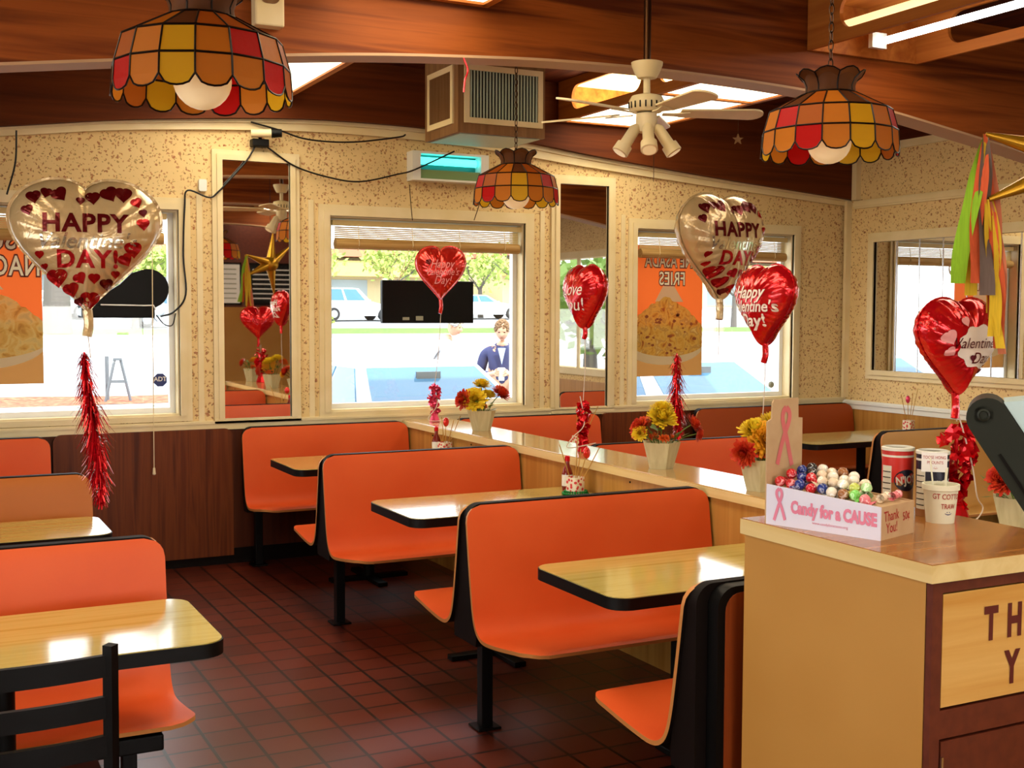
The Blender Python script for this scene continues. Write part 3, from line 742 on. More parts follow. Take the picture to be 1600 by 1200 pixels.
# blue insect light on the wall
b = thing('wall_light', 'white wall box with a glowing turquoise tube under the ceiling duct', 'wall light', (3.42, YB, 2.56))
mb = MB(); mb.box(-.29, -.23, -.11, -.002, 0, .20); mb.box(.23, .29, -.11, -.002, 0, .20); mb.box(-.23, .23, -.11, -.002, .185, .20); mb.box(-.23, .23, -.11, -.002, 0, .014); MB().box(-.23, .23, -.012, -.004, .014, .185).build('back_reflector', mat('teal_sheet', srgb(40, 120, 112), .5), b, smooth=0)
mb.build('housing', M['white'], b, smooth=0)
M['teal'] = mat('turquoise_tube', (.1, .9, .85, 1), .5, emis=(.08, .9, .86, 1), estr=2.6)
MB().tube([(-.21, -.06, .14), (.21, -.06, .14)], .026, 12).build('glow_tube', M['teal'], b)
M['tealback'] = mat('green_card', srgb(120, 150, 96), .6); MB().box(-.225, .225, -.105, -.095, .014, .075).build('front_tray', M['tealback'], b, smooth=0)

# wall speaker on the beam
s_ = thing('wall_speaker', 'cream speaker box with brown grille on the big beam beside the left lamp', 'speaker', (1.375, BY, 2.83))
MB().box(-.062, .062, -.07, -.001, 0, .26).build('speaker_cabinet', M['trim'], s_, smooth=0, bevel=.008)
MB().prism(rrect(-.042, .042, .09, .235, .03, 5), -.074, -.069, lambda u, v, h: (u, h, v)).build('speaker_grille', M['duct'], s_)

# small ornaments, sensor, camera and wires
tag(MB().prism(rrect(1.695, 1.745, 2.42, 2.495, .01, 3), YB-.03, YB-.001, lambda u, v, h: (u, h, v)).build('motion_sensor', M['white']), 'small white sensor box on the wallpaper beside the tall mirror', 'sensor')
c = thing('security_camera', 'black and cream security camera above the tall mirror', 'camera', (2.09, YB-.10, 2.77))
MB().tube([(-.07, .02, .03), (.06, -.01, .035)], .026, 14).build('camera_body', M['trim'], c)
MB().tube([(.055, -.01, .035), (.12, -.025, .038)], [.03, .026], 14).build('camera_lens', M['blackpl'], c)
MB().box(-.06, .05, .02, .095, -.05, .0).build('camera_mount', M['blackpl'], c, smooth=0, bevel=.006)
MB().tube([(0, .05, -.01), (-.01, .03, .02)], .012, 8).build('camera_bracket', M['blackpl'], c)
def cord(name, pts, label, r=.006, m='cord', cat='cord', n=60):
    return tag(MB().tube(arc_pts(pts, n), r, 6).build(name, M[m]), label, cat)
W = lambda L, y=YB-.03: [(x, y, z) for x, z in L]
cord('power_cord', W([(2.027, 2.875), (2.2, 2.84), (2.369, 2.795), (2.56, 2.785), (2.77, 2.80), (3.049, 2.85), (3.10, 2.87)], YB-.055), 'black cord sagging from camera to the ceiling duct')
cord('power_cord', W([(2.12, 2.735), (2.324, 2.61), (2.588, 2.545), (2.79, 2.536), (3.05, 2.60)], YB-.04)+[(3.11, YB-.125, 2.615), (3.25, YB-.14, 2.68), (3.42, YB-.16, 2.765)], 'black cord sagging from camera past the turquoise wall light')
cord('power_cord', W([(2.06, 2.73), (2.004, 2.635), (1.94, 2.557), (1.815, 2.42), (1.753, 2.38), (1.62, 2.418), (1.60, 2.308), (1.588, 2.004), (1.60, 1.76)], YB-.045)+[(1.53, YB-.02, 1.65), (1.46, YB+.05, 1.62)], 'black cord running from camera over the mirror frame to the big window')
cord('power_cord', W([(.62, 2.72), (.61, 2.53), (.56, 2.34)], YB-.06), 'short black cord hanging from crown trim onto the big window blind')
cord('blind_cord', [(1.397, YB-.06, 2.39), (1.39, YB-.06, 1.6), (1.384, YB-.07, .66)], 'long thin pale cord hanging down the big window', .003, 'trim')
tag(MB().lathe([(.004, .62), (.011, .625), (.007, .665)], 10, (1.384, YB-.07, 0)).build('cord_tassel', M['trim']), 'tiny pull tassel at the end of the long window cord', 'tassel')
cord('thin_string', W([(3.13, 2.53), (3.14, 2.4), (3.152, 2.287)], YB-.05), 'thin cord from the turquoise wall light down to blind, first of two', .003, 'brass')
cord('thin_string', W([(3.69, 2.55), (3.67, 2.44), (3.623, 2.305)], YB-.05), 'thin cord from the turquoise wall light down to blind, beside hanging lamp', .003, 'brass')
st = thing('star_ornament', 'tiny brown star ornament hanging below the light box near the right lamp', 'ornament', (4.08, 5.29, 2.60))
pl = [((.03 if i % 2 == 0 else .012)*math.sin(PI*i/5), (.03 if i % 2 == 0 else .012)*math.cos(PI*i/5)) for i in range(10)]
MB().prism(pl, -.004, .004, lambda u, v, h: (u*.9, h-u*.4, v)).build('star', M['duct'], st)
MB().tube([(0, 0, .03), (0, 0, .45)], .001, 4).build('thread', M['brass'], st)
cord('ribbon', [(2.283, BY-.005, 2.80), (2.296, BY-.02, 2.745), (2.285, BY-.015, 2.70), (2.277, BY-.02, 2.645)], 'thin pink ribbon scrap hanging from the big beam', .004, 'pinkr' if 'pinkr' in M else 'red')

# window blinds (rolled bamboo)
M['bamboo'] = wood('bamboo_blind', srgb(170, 128, 72), srgb(204, 166, 104), 'x', .5, .2, nscale=6)
M['bamboolt'] = mat('bamboo_light', srgb(214, 190, 130), .5)
def blind(x0, x1, zt, label, drop=.19):
    r = thing('window_blind', label, 'blind', ((x0+x1)/2, YB+.045, zt)); w = (x1-x0)/2
    MB().box(-w, w, -.022, .022, -.035, 0).build('head_rail', M['bamboolt'], r, smooth=0)
    mb = MB(); z = -.042
    while z > -drop+.07: mb.box(-w+.02, w-.02, -.003, .003, z-.010, z); z -= .0125
    mb.build('hanging_slats', M['bamboolt'], r, smooth=0)
    mb = MB(); mb.tube([(-w+.02, -.01, -drop+.03), (w-.02, -.01, -drop+.03)], .036, 14); mb.build('blind_roll', M['bamboo'], r)
    for x in (-w*.75, -w*.2, w*.3, w*.8): MB().tube([(x, -.026, -.03), (x, -.05, -drop+.03), (x, -.02, -drop-.012)], .003, 5).build('tie_cord', M['trim'], r)
blind(2.60, 4.04, 2.275, 'rolled bamboo blind at the top of the centre window')
blind(-.9, 1.50, 2.27, 'rolled bamboo blind at the top of the big window behind the white balloon')
blind(5.06, 6.52, 2.275, 'rolled bamboo blind at the top of the fries poster window')

# black sign hanging in the centre window
s_ = thing('hanging_sign', 'flat black rectangular sign seen from behind in the centre window', 'sign', (3.31, YB+.055, 1.725))
MB().box(-.35, .35, -.022, .022, -.15, .15).build('sign_box', M['blackpl'], s_, smooth=0, bevel=.006)
M['label'] = mat('grey_label', srgb(150, 150, 130), .6)
MB().box(-.20, -.15, -.025, -.022, -.128, -.108).build('port_plate', M['label'], s_, smooth=0)
MB().box(-.10, -.045, -.025, -.022, -.13, -.10).build('rating_label', M['label'], s_, smooth=0)
for x, x2 in ((-.22, -.16), (-.22, -.10), (.22, .16)): MB().tube([(x, 0, .15), (x2, -.045, .36)], .003, 5).build('hanging_wire', M['trim'], s_)
# neon sign seen from behind in the big window
s_ = thing('window_sign', 'black shaped sign with round end seen from behind in the big window', 'sign', (1.31, YB+.05, 1.72))
pl = [(-.30, -.03), (-.10, .10), (-.03, .17)]+[(.075+.125*math.cos(a), .075+.125*math.sin(a)) for a in [math.radians(110-i*15) for i in range(15)]]+[(.05, -.06)]
MB().prism(pl, -.02, .02, lambda u, v, h: (u, h, v)).build('sign_back', M['blackpl'], s_)
MB().box(-.33, .11, -.03, .02, -.11, -.035).build('sign_base', M['blackpl'], s_, smooth=0, bevel=.008)
MB().tube([(-.22, -.034, -.028), (.04, -.034, -.032), (.10, -.034, -.03), (.115, -.034, -.06)], .005, 6).build('sign_tube', M['vinyl'], s_)
MB().tube(arc_pts([(.12, -.01, -.09), (.17, -.01, -.15), (.22, -.01, -.155), (.24, -.02, -.08)], 20), .004, 6).build('sign_cable', M['cord'], s_)
# round security sticker
s_ = thing('window_sticker', 'small dark blue eight-sided security sticker low on the big window', 'sticker', (1.462, YB+.109, 1.21))
M['navyp'] = mat('navy_print', srgb(48, 58, 112), .5)
MB().prism([(.045*math.cos(PI/8+i*PI/4), .045*math.sin(PI/8+i*PI/4)) for i in range(8)], 0, .003, lambda u, v, h: (u, -h, v)).build('sticker_face', M['navyp'], s_, smooth=0)
mb = MB(); put_text(mb, 'ADT', lambda u, v: (u, -.004, v), .04, 0, .005, bold=.02); mb.build('sticker_lettering', M['paper'], s_, smooth=0)
s_ = tag(MB().lathe([(.001, 0), (.026, 0), (.028, .01), (.02, .022), (.001, .024)], 16, (6.43, YB+.1, 1.06), 0, Matrix.Rotation(PI/2, 3, 'X')).build('suction_cup', M['label']), 'small grey round knob low on the fries poster window', 'knob')

# posters on the glass, seen from behind ---------------------------------------------------
M['porange'] = mat('poster_orange', srgb(232, 104, 40), .6)
M['pbrown'] = mat('poster_brown', srgb(176, 122, 62), .6)
M['pcream'] = mat('poster_cream', srgb(252, 244, 214), .6)
M['poutline'] = mat('poster_dark_red', srgb(110, 40, 20), .6)
M['pplate'] = mat('poster_plate', srgb(226, 208, 168), .6)
def foodmat(name, cols, sc):
    m = mat(name, cols[0], .6); return noisy(m, cols, (1, 1, 1), sc, 6, .8, pos=[.32+.36*i/(len(cols)-1) for i in range(len(cols))])
M['fries'] = foodmat('poster_fries', [srgb(178, 92, 38), srgb(222, 164, 62), srgb(234, 190, 88), srgb(206, 150, 70), srgb(238, 208, 124)], 16)
M['meat'] = foodmat('poster_meat', [srgb(130, 62, 30), srgb(166, 92, 44)], 40)
M['nacho'] = foodmat('poster_nachos', [srgb(190, 130, 50), srgb(226, 178, 84), srgb(236, 206, 124), srgb(214, 190, 120)], 14)
for m_ in ('porange', 'pbrown', 'pplate', 'fries', 'nacho'):      # printed film: daylight shines through
    m = M[m_]; N, L = nodes(m); bs = N['Principled BSDF']; t = N.new('ShaderNodeBsdfTranslucent'); mx = N.new('ShaderNodeMixShader'); mx.inputs['Fac'].default_value = .26
    src = bs.inputs['Base Color']
    if src.is_linked: L.new(src.links[0].from_socket, t.inputs['Color'])
    else: t.inputs['Color'].default_value = src.default_value
    L.new(bs.outputs[0], mx.inputs[1]); L.new(t.outputs[0], mx.inputs[2]); L.new(mx.outputs[0], N['Material Output'].inputs['Surface'])
def poster(loc, w, h, lines, label, food, blobs):
    r = thing('window_poster', label, 'poster', loc); F = lambda d: (lambda u, v: (u, -d, v))
    MB().add([(-w/2, 0, .37*h), (w/2, 0, .37*h), (w/2, 0, h), (-w/2, 0, h)], [(0, 1, 2, 3)]).build('poster_sheet', M['porange'], r, smooth=0)
    mb = MB(); mb.add([(-w/2, -.003, 0), (w/2, -.003, 0), (w/2, -.003, h*.375), (-w/2, -.003, h*.375)], [(0, 1, 2, 3)]); mb.build('poster_table', M['pbrown'], r, smooth=0)
    mb = MB(); pts = [(w*.56*math.cos(2*PI*i/40)-w*.04, -.0035, h*.24+h*.155*math.sin(2*PI*i/40)) for i in range(40)]
    pts = [(max(-w/2, min(w/2, x)), y, z) for x, y, z in pts]; mb.add(pts, [tuple(range(40))])
    mb.add([(-w*.18, -.0034, h*.57), (-w*.07, -.0034, h*.69), (w*.09, -.0034, h*.69), (w*.22, -.0034, h*.57)], [(0, 1, 2, 3)]); mb.build('plate', M['pplate'], r, smooth=0)
    rr = random.Random(3); up = []; dn = []
    for i in range(33):
        t = -1+2*i/32; k = 1+.05*rr.uniform(-1, 1)
        up.append((t*w*.5, -.004, h*(.60-.20*abs(t+.05)**1.5)*(1+.02*rr.uniform(-1, 1)))); dn.append((t*w*.5, -.004, h*(.27-.12*math.sqrt(max(0, 1-(t*.92)**2)))))
    pts = up+dn[::-1]
    mb = MB(); mb.add(pts, [tuple(range(len(pts)))]); mb.build('food_picture', M[food], r, smooth=0)
    mb = MB()
    for i in range(blobs):
        a = rr.uniform(0, 2*PI); q = math.sqrt(rr.random()); x = w*.44*q*math.cos(a); z = h*.34+h*.17*q*math.sin(a); s = rr.uniform(.01, .022)
        mb.add([(x+s*math.cos(2*PI*k/7)*rr.uniform(.7, 1.2), -.0046, z+s*.7*math.sin(2*PI*k/7)*rr.uniform(.7, 1.2)) for k in range(7)], [tuple(range(7))])
    if blobs: mb.build('meat_pieces', M['meat'], r, smooth=0)
    mo = MB(); mt = MB()
    for (s, cx, cz, sz, wd) in lines:
        put_text(mo, s, F(.0040), sz, cx, cz, -wd, bold=.07, spacing=1.06); put_text(mt, s, F(.0046), sz, cx, cz, -wd, bold=.012, spacing=1.06)
    mo.build('lettering_outline', M['poutline'], r, smooth=0); mt.build('lettering', M['pcream'], r, smooth=0)
poster((5.39, YB+.105, 1.155), .67, 1.03, [('CARNE ASADA', .10, .905, .145, .62), ('FRIES', .04, .765, .145, .72)], 'orange poster of loaded fries seen from behind in window, mirrored lettering', 'fries', 26)
poster((.37, YB+.105, 1.205), .78, 1.01, [('SUPER', .05, .875, .17, .8), ('NACHOS', .12, .715, .17, .72)], 'poster of nachos seen from behind in the big window, cut by left edge', 'nacho', 0)
# ================================================================== BALLOONS
def heart_outline(n=120):
    pts = []
    for i in range(n):
        t = 2*PI*i/n; x = 16*(.93*math.sin(t)**3+.07*math.sin(t)); z = 1.15*(13*math.cos(t)-3.1*math.cos(2*t)-1.1*math.cos(3*t)-.35*math.cos(4*t))
        pts.append((x/32, (z+3.2)/32))
    return pts
HO = heart_outline()
HC = (0, .02)
_pol = sorted((math.atan2(z-HC[1], x-HC[0]), math.hypot(x-HC[0], z-HC[1])) for x, z in HO)
def heartR(a):
    while a > PI: a -= 2*PI
    while a < -PI: a += 2*PI
    P = [(_pol[-1][0]-2*PI, _pol[-1][1])]+_pol+[(_pol[0][0]+2*PI, _pol[0][1])]
    return interp(P, a)
def heart_h(a, s):
    """pillow height at polar (a, s), for unit heart; foil puckers towards the seam"""
    base = math.sqrt(max(0, 1-s**2.3))
    return .235*base*(1+.03*math.sin(23*a)*s**3)+.016*math.sin(31*a+2*math.sin(3*a))*(s**5)*(1-s)**.5*2.2
def on_heart(x, z, S):
    x, z = x/S, z/S; a = math.atan2(z-HC[1], x-HC[0]); s = min(.985, math.hypot(x-HC[0], z-HC[1])/heartR(a)); return S*heart_h(a, s)
def foil(name, c, rough=.16, metal=.55, wr=.5):
    m = mat(name, c, rough, metal, .6, coat=.5); N, L = nodes(m); b = N['Principled BSDF']
    tc = N.new('ShaderNodeTexCoord'); nz = N.new('ShaderNodeTexNoise'); nz.inputs['Scale'].default_value = 9; nz.inputs['Detail'].default_value = 3; nz.inputs['Distortion'].default_value = 1.2
    bp = N.new('ShaderNodeBump'); bp.inputs['Strength'].default_value = wr; bp.inputs['Distance'].default_value = .02
    L.new(tc.outputs['Object'], nz.inputs['Vector']); L.new(nz.outputs['Fac'], bp.inputs['Height']); L.new(bp.outputs['Normal'], b.inputs['Normal']); return m
M['foilred'] = foil('red_balloon_foil', srgb(222, 20, 30)); M['foilcream'] = foil('pearl_balloon_foil', srgb(206, 176, 128), .22, .3)
M['foilor'] = foil('coral_red_balloon_foil', srgb(226, 44, 34))
M['printred'] = mat('red_print', srgb(168, 16, 22), .2, .5); M['printdk'] = mat('dark_red_print', srgb(98, 10, 14), .22, .5); M['printsil'] = mat('silver_print', srgb(222, 218, 196), .12, .85)
M['printwh'] = mat('white_print', srgb(246, 232, 220), .35); M['printpk'] = mat('pink_print', srgb(240, 160, 158), .35); M['printbk'] = mat('dark_print', srgb(90, 20, 40), .4)
M['string'] = mat('pale_string', srgb(224, 206, 190), .6)
def balloon(name, loc, S, rz, body, label, texts, hearts=(), tail=.05, patch=None, neck='neck', string=None, group=None):
    r = thing(name, label, 'balloon', loc, rz, group); mb = MB(); na, ns = 120, 14
    rows = {1: [], -1: []}
    ss = [(1-(1-i/ns)**1.6) for i in range(ns+1)]
    for sg in (-1, 1):
        rows = []
        for s in ss:
            row = []
            for i in range(na):
                a = 2*PI*i/na; R = heartR(a)*s
                row.append((S*(HC[0]+R*math.cos(a)), sg*S*heart_h(a, min(s, .9999)), S*(HC[1]+R*math.sin(a))))
            rows.append(row)
        mb.grid(rows[::sg], closed=True)
    rim = []
    for k in (1.0, 1.035):
        rim.append([(S*(HC[0]+k*heartR(2*PI*i/na)*math.cos(2*PI*i/na)), .0015*(1 if i % 2 else -1), S*(HC[1]+k*heartR(2*PI*i/na)*math.sin(2*PI*i/na))) for i in range(na)])
    mb.grid(rim, closed=True)
    mb.build('envelope', M[body], r, smooth=60)
    bot = S*(HC[1]-heartR(-PI/2))
    MB().tube(arc_pts([(0, 0, bot+.012), (.004, 0, bot-tail*.5), (-.004, -.004, bot-tail)], 10), [.022*S/.35]+[.012*S/.35]*9+[.016*S/.35]*2 if False else .010*S/.35+.003, 8).build(neck, M[body], r)
    if patch:
        pm = MB(); pts = []
        for (cx, cz, w, h) in patch: pts = [(cx+w*math.cos(2*PI*i/48)*(1+.07*math.cos(9*2*PI*i/48)), cz+h*math.sin(2*PI*i/48)*(1+.07*math.cos(9*2*PI*i/48))) for i in range(48)]
        c0 = (patch[0][0], patch[0][1]); rws = []
        for k in range(9): rws.append([(c0[0]+(x-c0[0])*(k+.01)/8.01, -on_heart((c0[0]+(x-c0[0])*(k+.01)/8.01)*S, (c0[1]+(z-c0[1])*(k+.01)/8.01)*S, S)/S-.004, c0[1]+(z-c0[1])*(k+.01)/8.01) for x, z in pts])
        pm.grid([[(a*S, b*S, c*S) for a, b, c in q] for q in rws], closed=True); pm.build('printed_patch', M['printwh'], r, smooth=60)
    by = {}
    off = .006 if patch else .0025
    fn = lambda u, v: (u*S, -on_heart(u*S, v*S, S)-off, v*S)
    for (s, cx, cz, sz, wd, mt, kw) in texts:
        put_text(by.setdefault(mt, MB()), s, fn, sz, cx, cz, wd, kw.get('rot', 0), sub=.12, **{k: q for k, q in kw.items() if k != 'rot'})
    for k, q in by.items(): q.build('lettering', M[k], r, smooth=0)
    by = {}
    for (cx, cz, sz, rot, mt) in hearts:
        h = by.setdefault(mt, MB()); c, sn = math.cos(rot), math.sin(rot); rws = []
        for k in (.01, .5, 1):
            rws.append([fn(cx+sz*k*(x*c-z*sn), cz+sz*k*(x*sn+z*c)) for x, z in HO[::3]])
        MB().grid(rws, closed=True).build('printed_heart', M[mt], r, smooth=0)
    if string:
        MB().tube(arc_pts([(0, 0, bot-tail+.01)]+list(string), 24), .0022, 5).build('balloon_string', M['string'], r)
    return r
K = dict(bold=.035)
white_t = [('HAPPY', -.005, .155, .172, 1.0, 'printdk', dict(bold=.035, spacing=1.1)), ('Valentine\'s', 0, .035, .15, 1.0, 'printsil', dict(bold=.01, shear=.3)), ('DAY!', .01, -.09, .165, 1.0, 'printred', dict(bold=.035, spacing=1.12))]
rr = random.Random(5)
white_h = [(-.33, .33, .10, .2, 'printdk'), (-.37, .24, .08, .3, 'printdk'), (-.25, .36, .08, -.2, 'printdk'), (-.16, .35, .11, .6, 'printdk'), (-.03, .31, .06, 0, 'printdk'), (.05, .33, .10, .1, 'printdk'), (.16, .36, .12, .5, 'printdk'), (.25, .36, .12, 0, 'printdk'), (.34, .31, .08, .4, 'printred'), (.38, .24, .06, .2, 'printdk'), (.38, .16, .09, .1, 'printred'),
           (-.30, -.06, .06, 0, 'printred'), (-.27, -.14, .05, .2, 'printred'), (-.19, -.22, .14, .1, 'printred'), (-.10, -.30, .11, .3, 'printred'), (.05, -.22, .08, 0, 'printred'), (-.04, -.22, .09, .5, 'printred'), (.31, -.02, .12, .1, 'printred'), (.26, -.09, .10, .5, 'printred'), (.19, -.19, .06, 0, 'printred'), (.13, -.26, .09, .1, 'printdk'), (.02, -.37, .13, .0, 'printred'), (-.05, -.38, .07, .4, 'printdk')]
WG = 'big pearl white heart balloons'
balloon('heart_balloon', (.689, 5.289, 1.915), .60, -.14, 'foilcream', 'big pearl white heart balloon in front of the big window', white_t, white_h, .10, string=[(0, 0, -.36), (.01, 0, -.46)], group=WG)
balloon('heart_balloon', (3.857, 5.139, 1.99), .60, .16, 'foilcream', 'big pearl white heart balloon turned aside over the fries poster window', white_t, white_h, .10, string=[(0, 0, -.40), (0, 0, -.56)], group=WG)
RGp = 'red heart balloons on strings'
balloon('heart_balloon', (3.215, 7.36, 1.905), .335, -.38, 'foilor', 'coral red heart balloon in front of the hanging black sign', [('Happy', .02, .17, .20, .9, 'printpk', dict(shear=.35)), ('Valentine\'s', .02, .04, .17, .9, 'printpk', dict(shear=.35)), ('Day!', .03, -.10, .20, .9, 'printpk', dict(shear=.35))], [(-.24, .2, .12, .4, 'printdk')], .07, string=[(0, 0, -.25), (-.015, .03, -.46), (-.037, .093, -.63)], group=RGp).scale = (1, 1, 1.18)
balloon('heart_balloon', (3.25, 5.51, 1.73), .37, -1.58, 'foilred', 'red heart balloon in front of the narrow mirror, white writing on its edge', [('Love', 0, .12, .26, 1.0, 'printwh', dict(shear=.35)), ('you!', 0, -.10, .26, 1.0, 'printwh', dict(shear=.35))], (), .05, string=[(.006, 0, -.35), (.004, -.004, -.45), (.008, -.012, -.55)], group=RGp)
balloon('heart_balloon', (3.29, 4.057, 1.68), .375, -1.62, 'foilred', 'red heart balloon overlapping the turned white balloon', [('Happy', -.03, .16, .20, 1.0, 'printwh', dict(shear=.3, bold=.02)), ('Valentine\'s', 0, 0, .18, .95, 'printwh', dict(shear=.3, bold=.02)), ('Day!', 0, -.16, .20, 1.0, 'printwh', dict(shear=.3, bold=.02))], (), .07, string=[(0, 0, -.35), (-.02, 0, -.60)], group=RGp)
balloon('heart_balloon', (3.33, 3.05, 1.53), .375, .0, 'foilred', 'red heart balloon with pale cloud patch behind the crepe streamers', [('Valentine\'s', .02, .05, .14, 1.0, 'printdk', dict(shear=.3)), ('Day', .06, -.09, .15, 1.0, 'printdk', dict(shear=.3))], [(-.30, .10, .15, .5, 'printpk'), (-.27, -.03, .10, .9, 'printpk'), (-.04, -.09, .07, 0, 'printbk'), (-.12, .25, .10, .3, 'printpk'), (.18, -.22, .07, .3, 'printpk')], .08, patch=[(.07, .02, .27, .20)], string=[(.005, 0, -.22), (.02, .008, -.262)], group=RGp)

# tinsel tails hanging below the two white balloons
M['tinsel'] = mat('red_tinsel', srgb(206, 10, 26), .2, .6, .6)
def tinsel(path, label, n=620, rad=.05, name='tinsel_tail', seed=1):
    rr = random.Random(seed); P = arc_pts(path, 40); mb = MB()
    mb.tube(P, .004, 5)
    for i in range(n):
        t = rr.random()*(len(P)-2); k = int(t); p = P[k].lerp(P[k+1], t-k)
        env = rad*(.45+.75*math.sin(PI*min(1, (t/(len(P)-1))*1.05))**.7)
        a = rr.uniform(0, 2*PI); L_ = env*rr.uniform(.6, 1.3); d = Vector((math.cos(a), math.sin(a), rr.uniform(-1.6, .1))).normalized()
        q = p+d*L_*.6+Vector((0, 0, 0)); e = p+d*L_+Vector((0, 0, -L_*.45)); w = d.cross(Vector((0, 0, 1))).normalized()*.0026
        mb.add([p-w, p+w, q+w*1.1, q-w*1.1, e+w*.5, e-w*.5], [(0, 1, 2, 3), (3, 2, 4, 5)])
    return tag(mb.build(name, M['tinsel'], smooth=0, fix=False), label, 'tinsel', 'tinsel tails under the white balloons')
tinsel([(.630, 4.95, 1.49), (.637, 4.95, 1.38), (.655, 4.94, 1.25), (.668, 4.93, 1.12), (.675, 4.92, 1.0), (.68, 4.92, .88)], 'red tinsel tail hanging in front of the brown wall panel', 900, .058)
tinsel([(3.389, 4.554+.3, 1.455), (3.385, 4.85, 1.36), (3.39, 4.85, 1.25), (3.40, 4.85, 1.14), (3.405, 4.85, 1.03)], 'red tinsel tail hanging in front of the fries poster window', 560, .045, seed=2)
for o in [q for q in COL.objects if q.name.startswith('tinsel_tail')]: pass

# crinkled foil balloon weights
def foil_weight(loc, h, label, spread=.055, seed=3, mt='red', cl=None):
    rr = random.Random(seed); r = thing('balloon_weight', label, 'balloon weight', loc, 0, 'foil balloon weights')
    mb = MB(); mb.lathe([(.004, 0), (spread*.75, .002), (spread*.6, h*.10), (spread*.34, h*.22), (spread*.30, h*.30)], 10); mb.build('weight_base', M[mt], r, smooth=20)
    mb = MB()
    for i in range(150):
        t = rr.random(); z = h*(.12+.85*t); a = rr.uniform(0, 2*PI); R = spread*(.35+.8*(t if t < .75 else (1-t)*3+.1))*rr.uniform(.4, 1)
        s = rr.uniform(.010, .022)*h/.22; c = Vector((R*math.cos(a), R*math.sin(a), z))
        u = Vector((rr.uniform(-1, 1), rr.uniform(-1, 1), rr.uniform(-1, 1))).normalized(); v = u.orthogonal().normalized(); w = u.cross(v)
        k = 5; mb.add([c]+[c+s*rr.uniform(.6, 1)*(math.cos(2*PI*j/k)*v+math.sin(2*PI*j/k)*w)+u*rr.uniform(-.3, .3)*s for j in range(k)], [(0, 1+j, 1+(j+1) % k) for j in range(k)])
    mb.tube([(0, 0, h*.2), (0, 0, h*.9)], .006, 6)
    mb.build('crinkled_foil', M[mt], r, smooth=0, fix=False)
    if cl: MB().tube(arc_pts([Vector(p) for p in cl], 24), .0028, 5).build('curled_ribbon', M['string'], r)
    return r
foil_weight((3.237, 5.50, .905), .27, 'tall red foil weight on ledge under the narrow mirror', .042, 3, 'red', [(-.02, 0, .30), (-.01, -.03, .18), (-.03, -.04, .13), (-.09, -.05, .09), (-.11, -.03, .03), (.05, -.05, .05)])
M['pinkfoil'] = mat('pink_foil', srgb(232, 70, 110), .25, .4)
foil_weight((3.215, 7.46, .905), .26, 'pink foil weight at the far end of ledge against the centre window', .05, 4, 'pinkfoil', [(0, 0, .26), (.0, -.04, .12), (-.07, -.05, .03), (-.02, -.06, .01), (.06, -.05, .02)])
foil_weight((3.355, 3.06, .905), .36, 'large red foil weight on ledge beside the black register', .075, 6, 'red', [(0, 0, .40), (.01, -.06, .22), (.02, -.08, .10), (.05, -.08, .06), (.02, -.09, .03), (-.02, -.09, .01)])

# pinata with streamers (mostly outside the frame)
p = thing('pinata', 'star pinata of gold foil cones with long crepe streamers', 'pinata', (3.56, 2.72, 2.17))
M['gold'] = mat('gold_foil', srgb(200, 150, 40), .25, .7)
MB().ball((0, 0, 0), .085, 20, 14).build('pinata_body', M['gold'], p)
CREPE = {'lime': srgb(150, 200, 40), 'coral': srgb(226, 96, 52), 'grey': srgb(112, 92, 84), 'yellow': srgb(232, 190, 40), 'salmon': srgb(222, 128, 92)}
for k, c in CREPE.items(): M['cr_'+k] = mat('crepe_'+k, c, .8); noisy(M['cr_'+k], [tuple(q*.82 for q in c[:3])+(1,), c], (60, 60, 1), 3, 2)
def cone(tip):
    tip = Vector(tip); d = tip.normalized(); ax = d.to_track_quat('Z', 'Y').to_matrix()
    MB().lathe([(.05, .06), (.008, tip.length)], 16, (0, 0, 0), 0, ax).build('gold_cone', M['gold'], p)
t1 = Vector((-.306, .159, .085)); t2 = Vector((-.302, .142, -.134))
cone(t1); cone(t2); cone((.25, -.12, .2)); cone((.05, -.05, -.32)); cone((.03, .0, .33))
def streamer(top, length, w, mt, sway, seed, spread):
    rr = random.Random(seed); rows = []; n = 16; x, y = spread
    rt = Vector((math.cos(math.radians(27)), -math.sin(math.radians(27)), 0)); fw = Vector((rt.y*-1, rt.x, 0))
    for i in range(n+1):
        t = i/n; c = top+rt*(x*t**.7+sway*math.sin(t*4+seed))+fw*(y*t+.008*math.sin(seed+t*9))+Vector((0, 0, -length*t))
        a = .5*math.sin(seed*1.7+t*5); ww = w*(.35+.65*min(1, t*3.5))
        dr = rt*math.cos(a)+fw*math.sin(a); rows.append([c-dr*ww/2, c+fw*.004, c+dr*ww/2])
    MB().grid(rows).build('streamer', M['cr_'+mt], p, smooth=60, fix=False)
for i, (L_, w, mt, sw, sx) in enumerate(((.50, .055, 'lime', .006, -.08), (.50, .045, 'coral', .004, -.035), (.54, .05, 'grey', .004, .005), (.60, .045, 'yellow', .006, .045), (.62, .04, 'coral', .005, .035), (.58, .035, 'salmon', .006, .065), (.54, .04, 'yellow', .007, -.02))):
    streamer(t1, L_, w, mt, sw, i+1, (sx, (-.01, -.03, -.028, .02, -.012, .012, .025)[i]))
for i, (L_, w, mt, sw, sx) in enumerate(((.46, .04, 'yellow', .01, .02), (.50, .035, 'coral', .008, .05), (.52, .04, 'salmon', .006, .07), (.50, .03, 'yellow', .012, .055))):
    streamer(t2, L_, w, mt, sw, i+11, (sx, .012*(i % 3-1)))
MB().tube([(0, 0, .1), (0, 0, ZC-2.17)], .003, 5).build('hanging_thread', M['cord'], p)

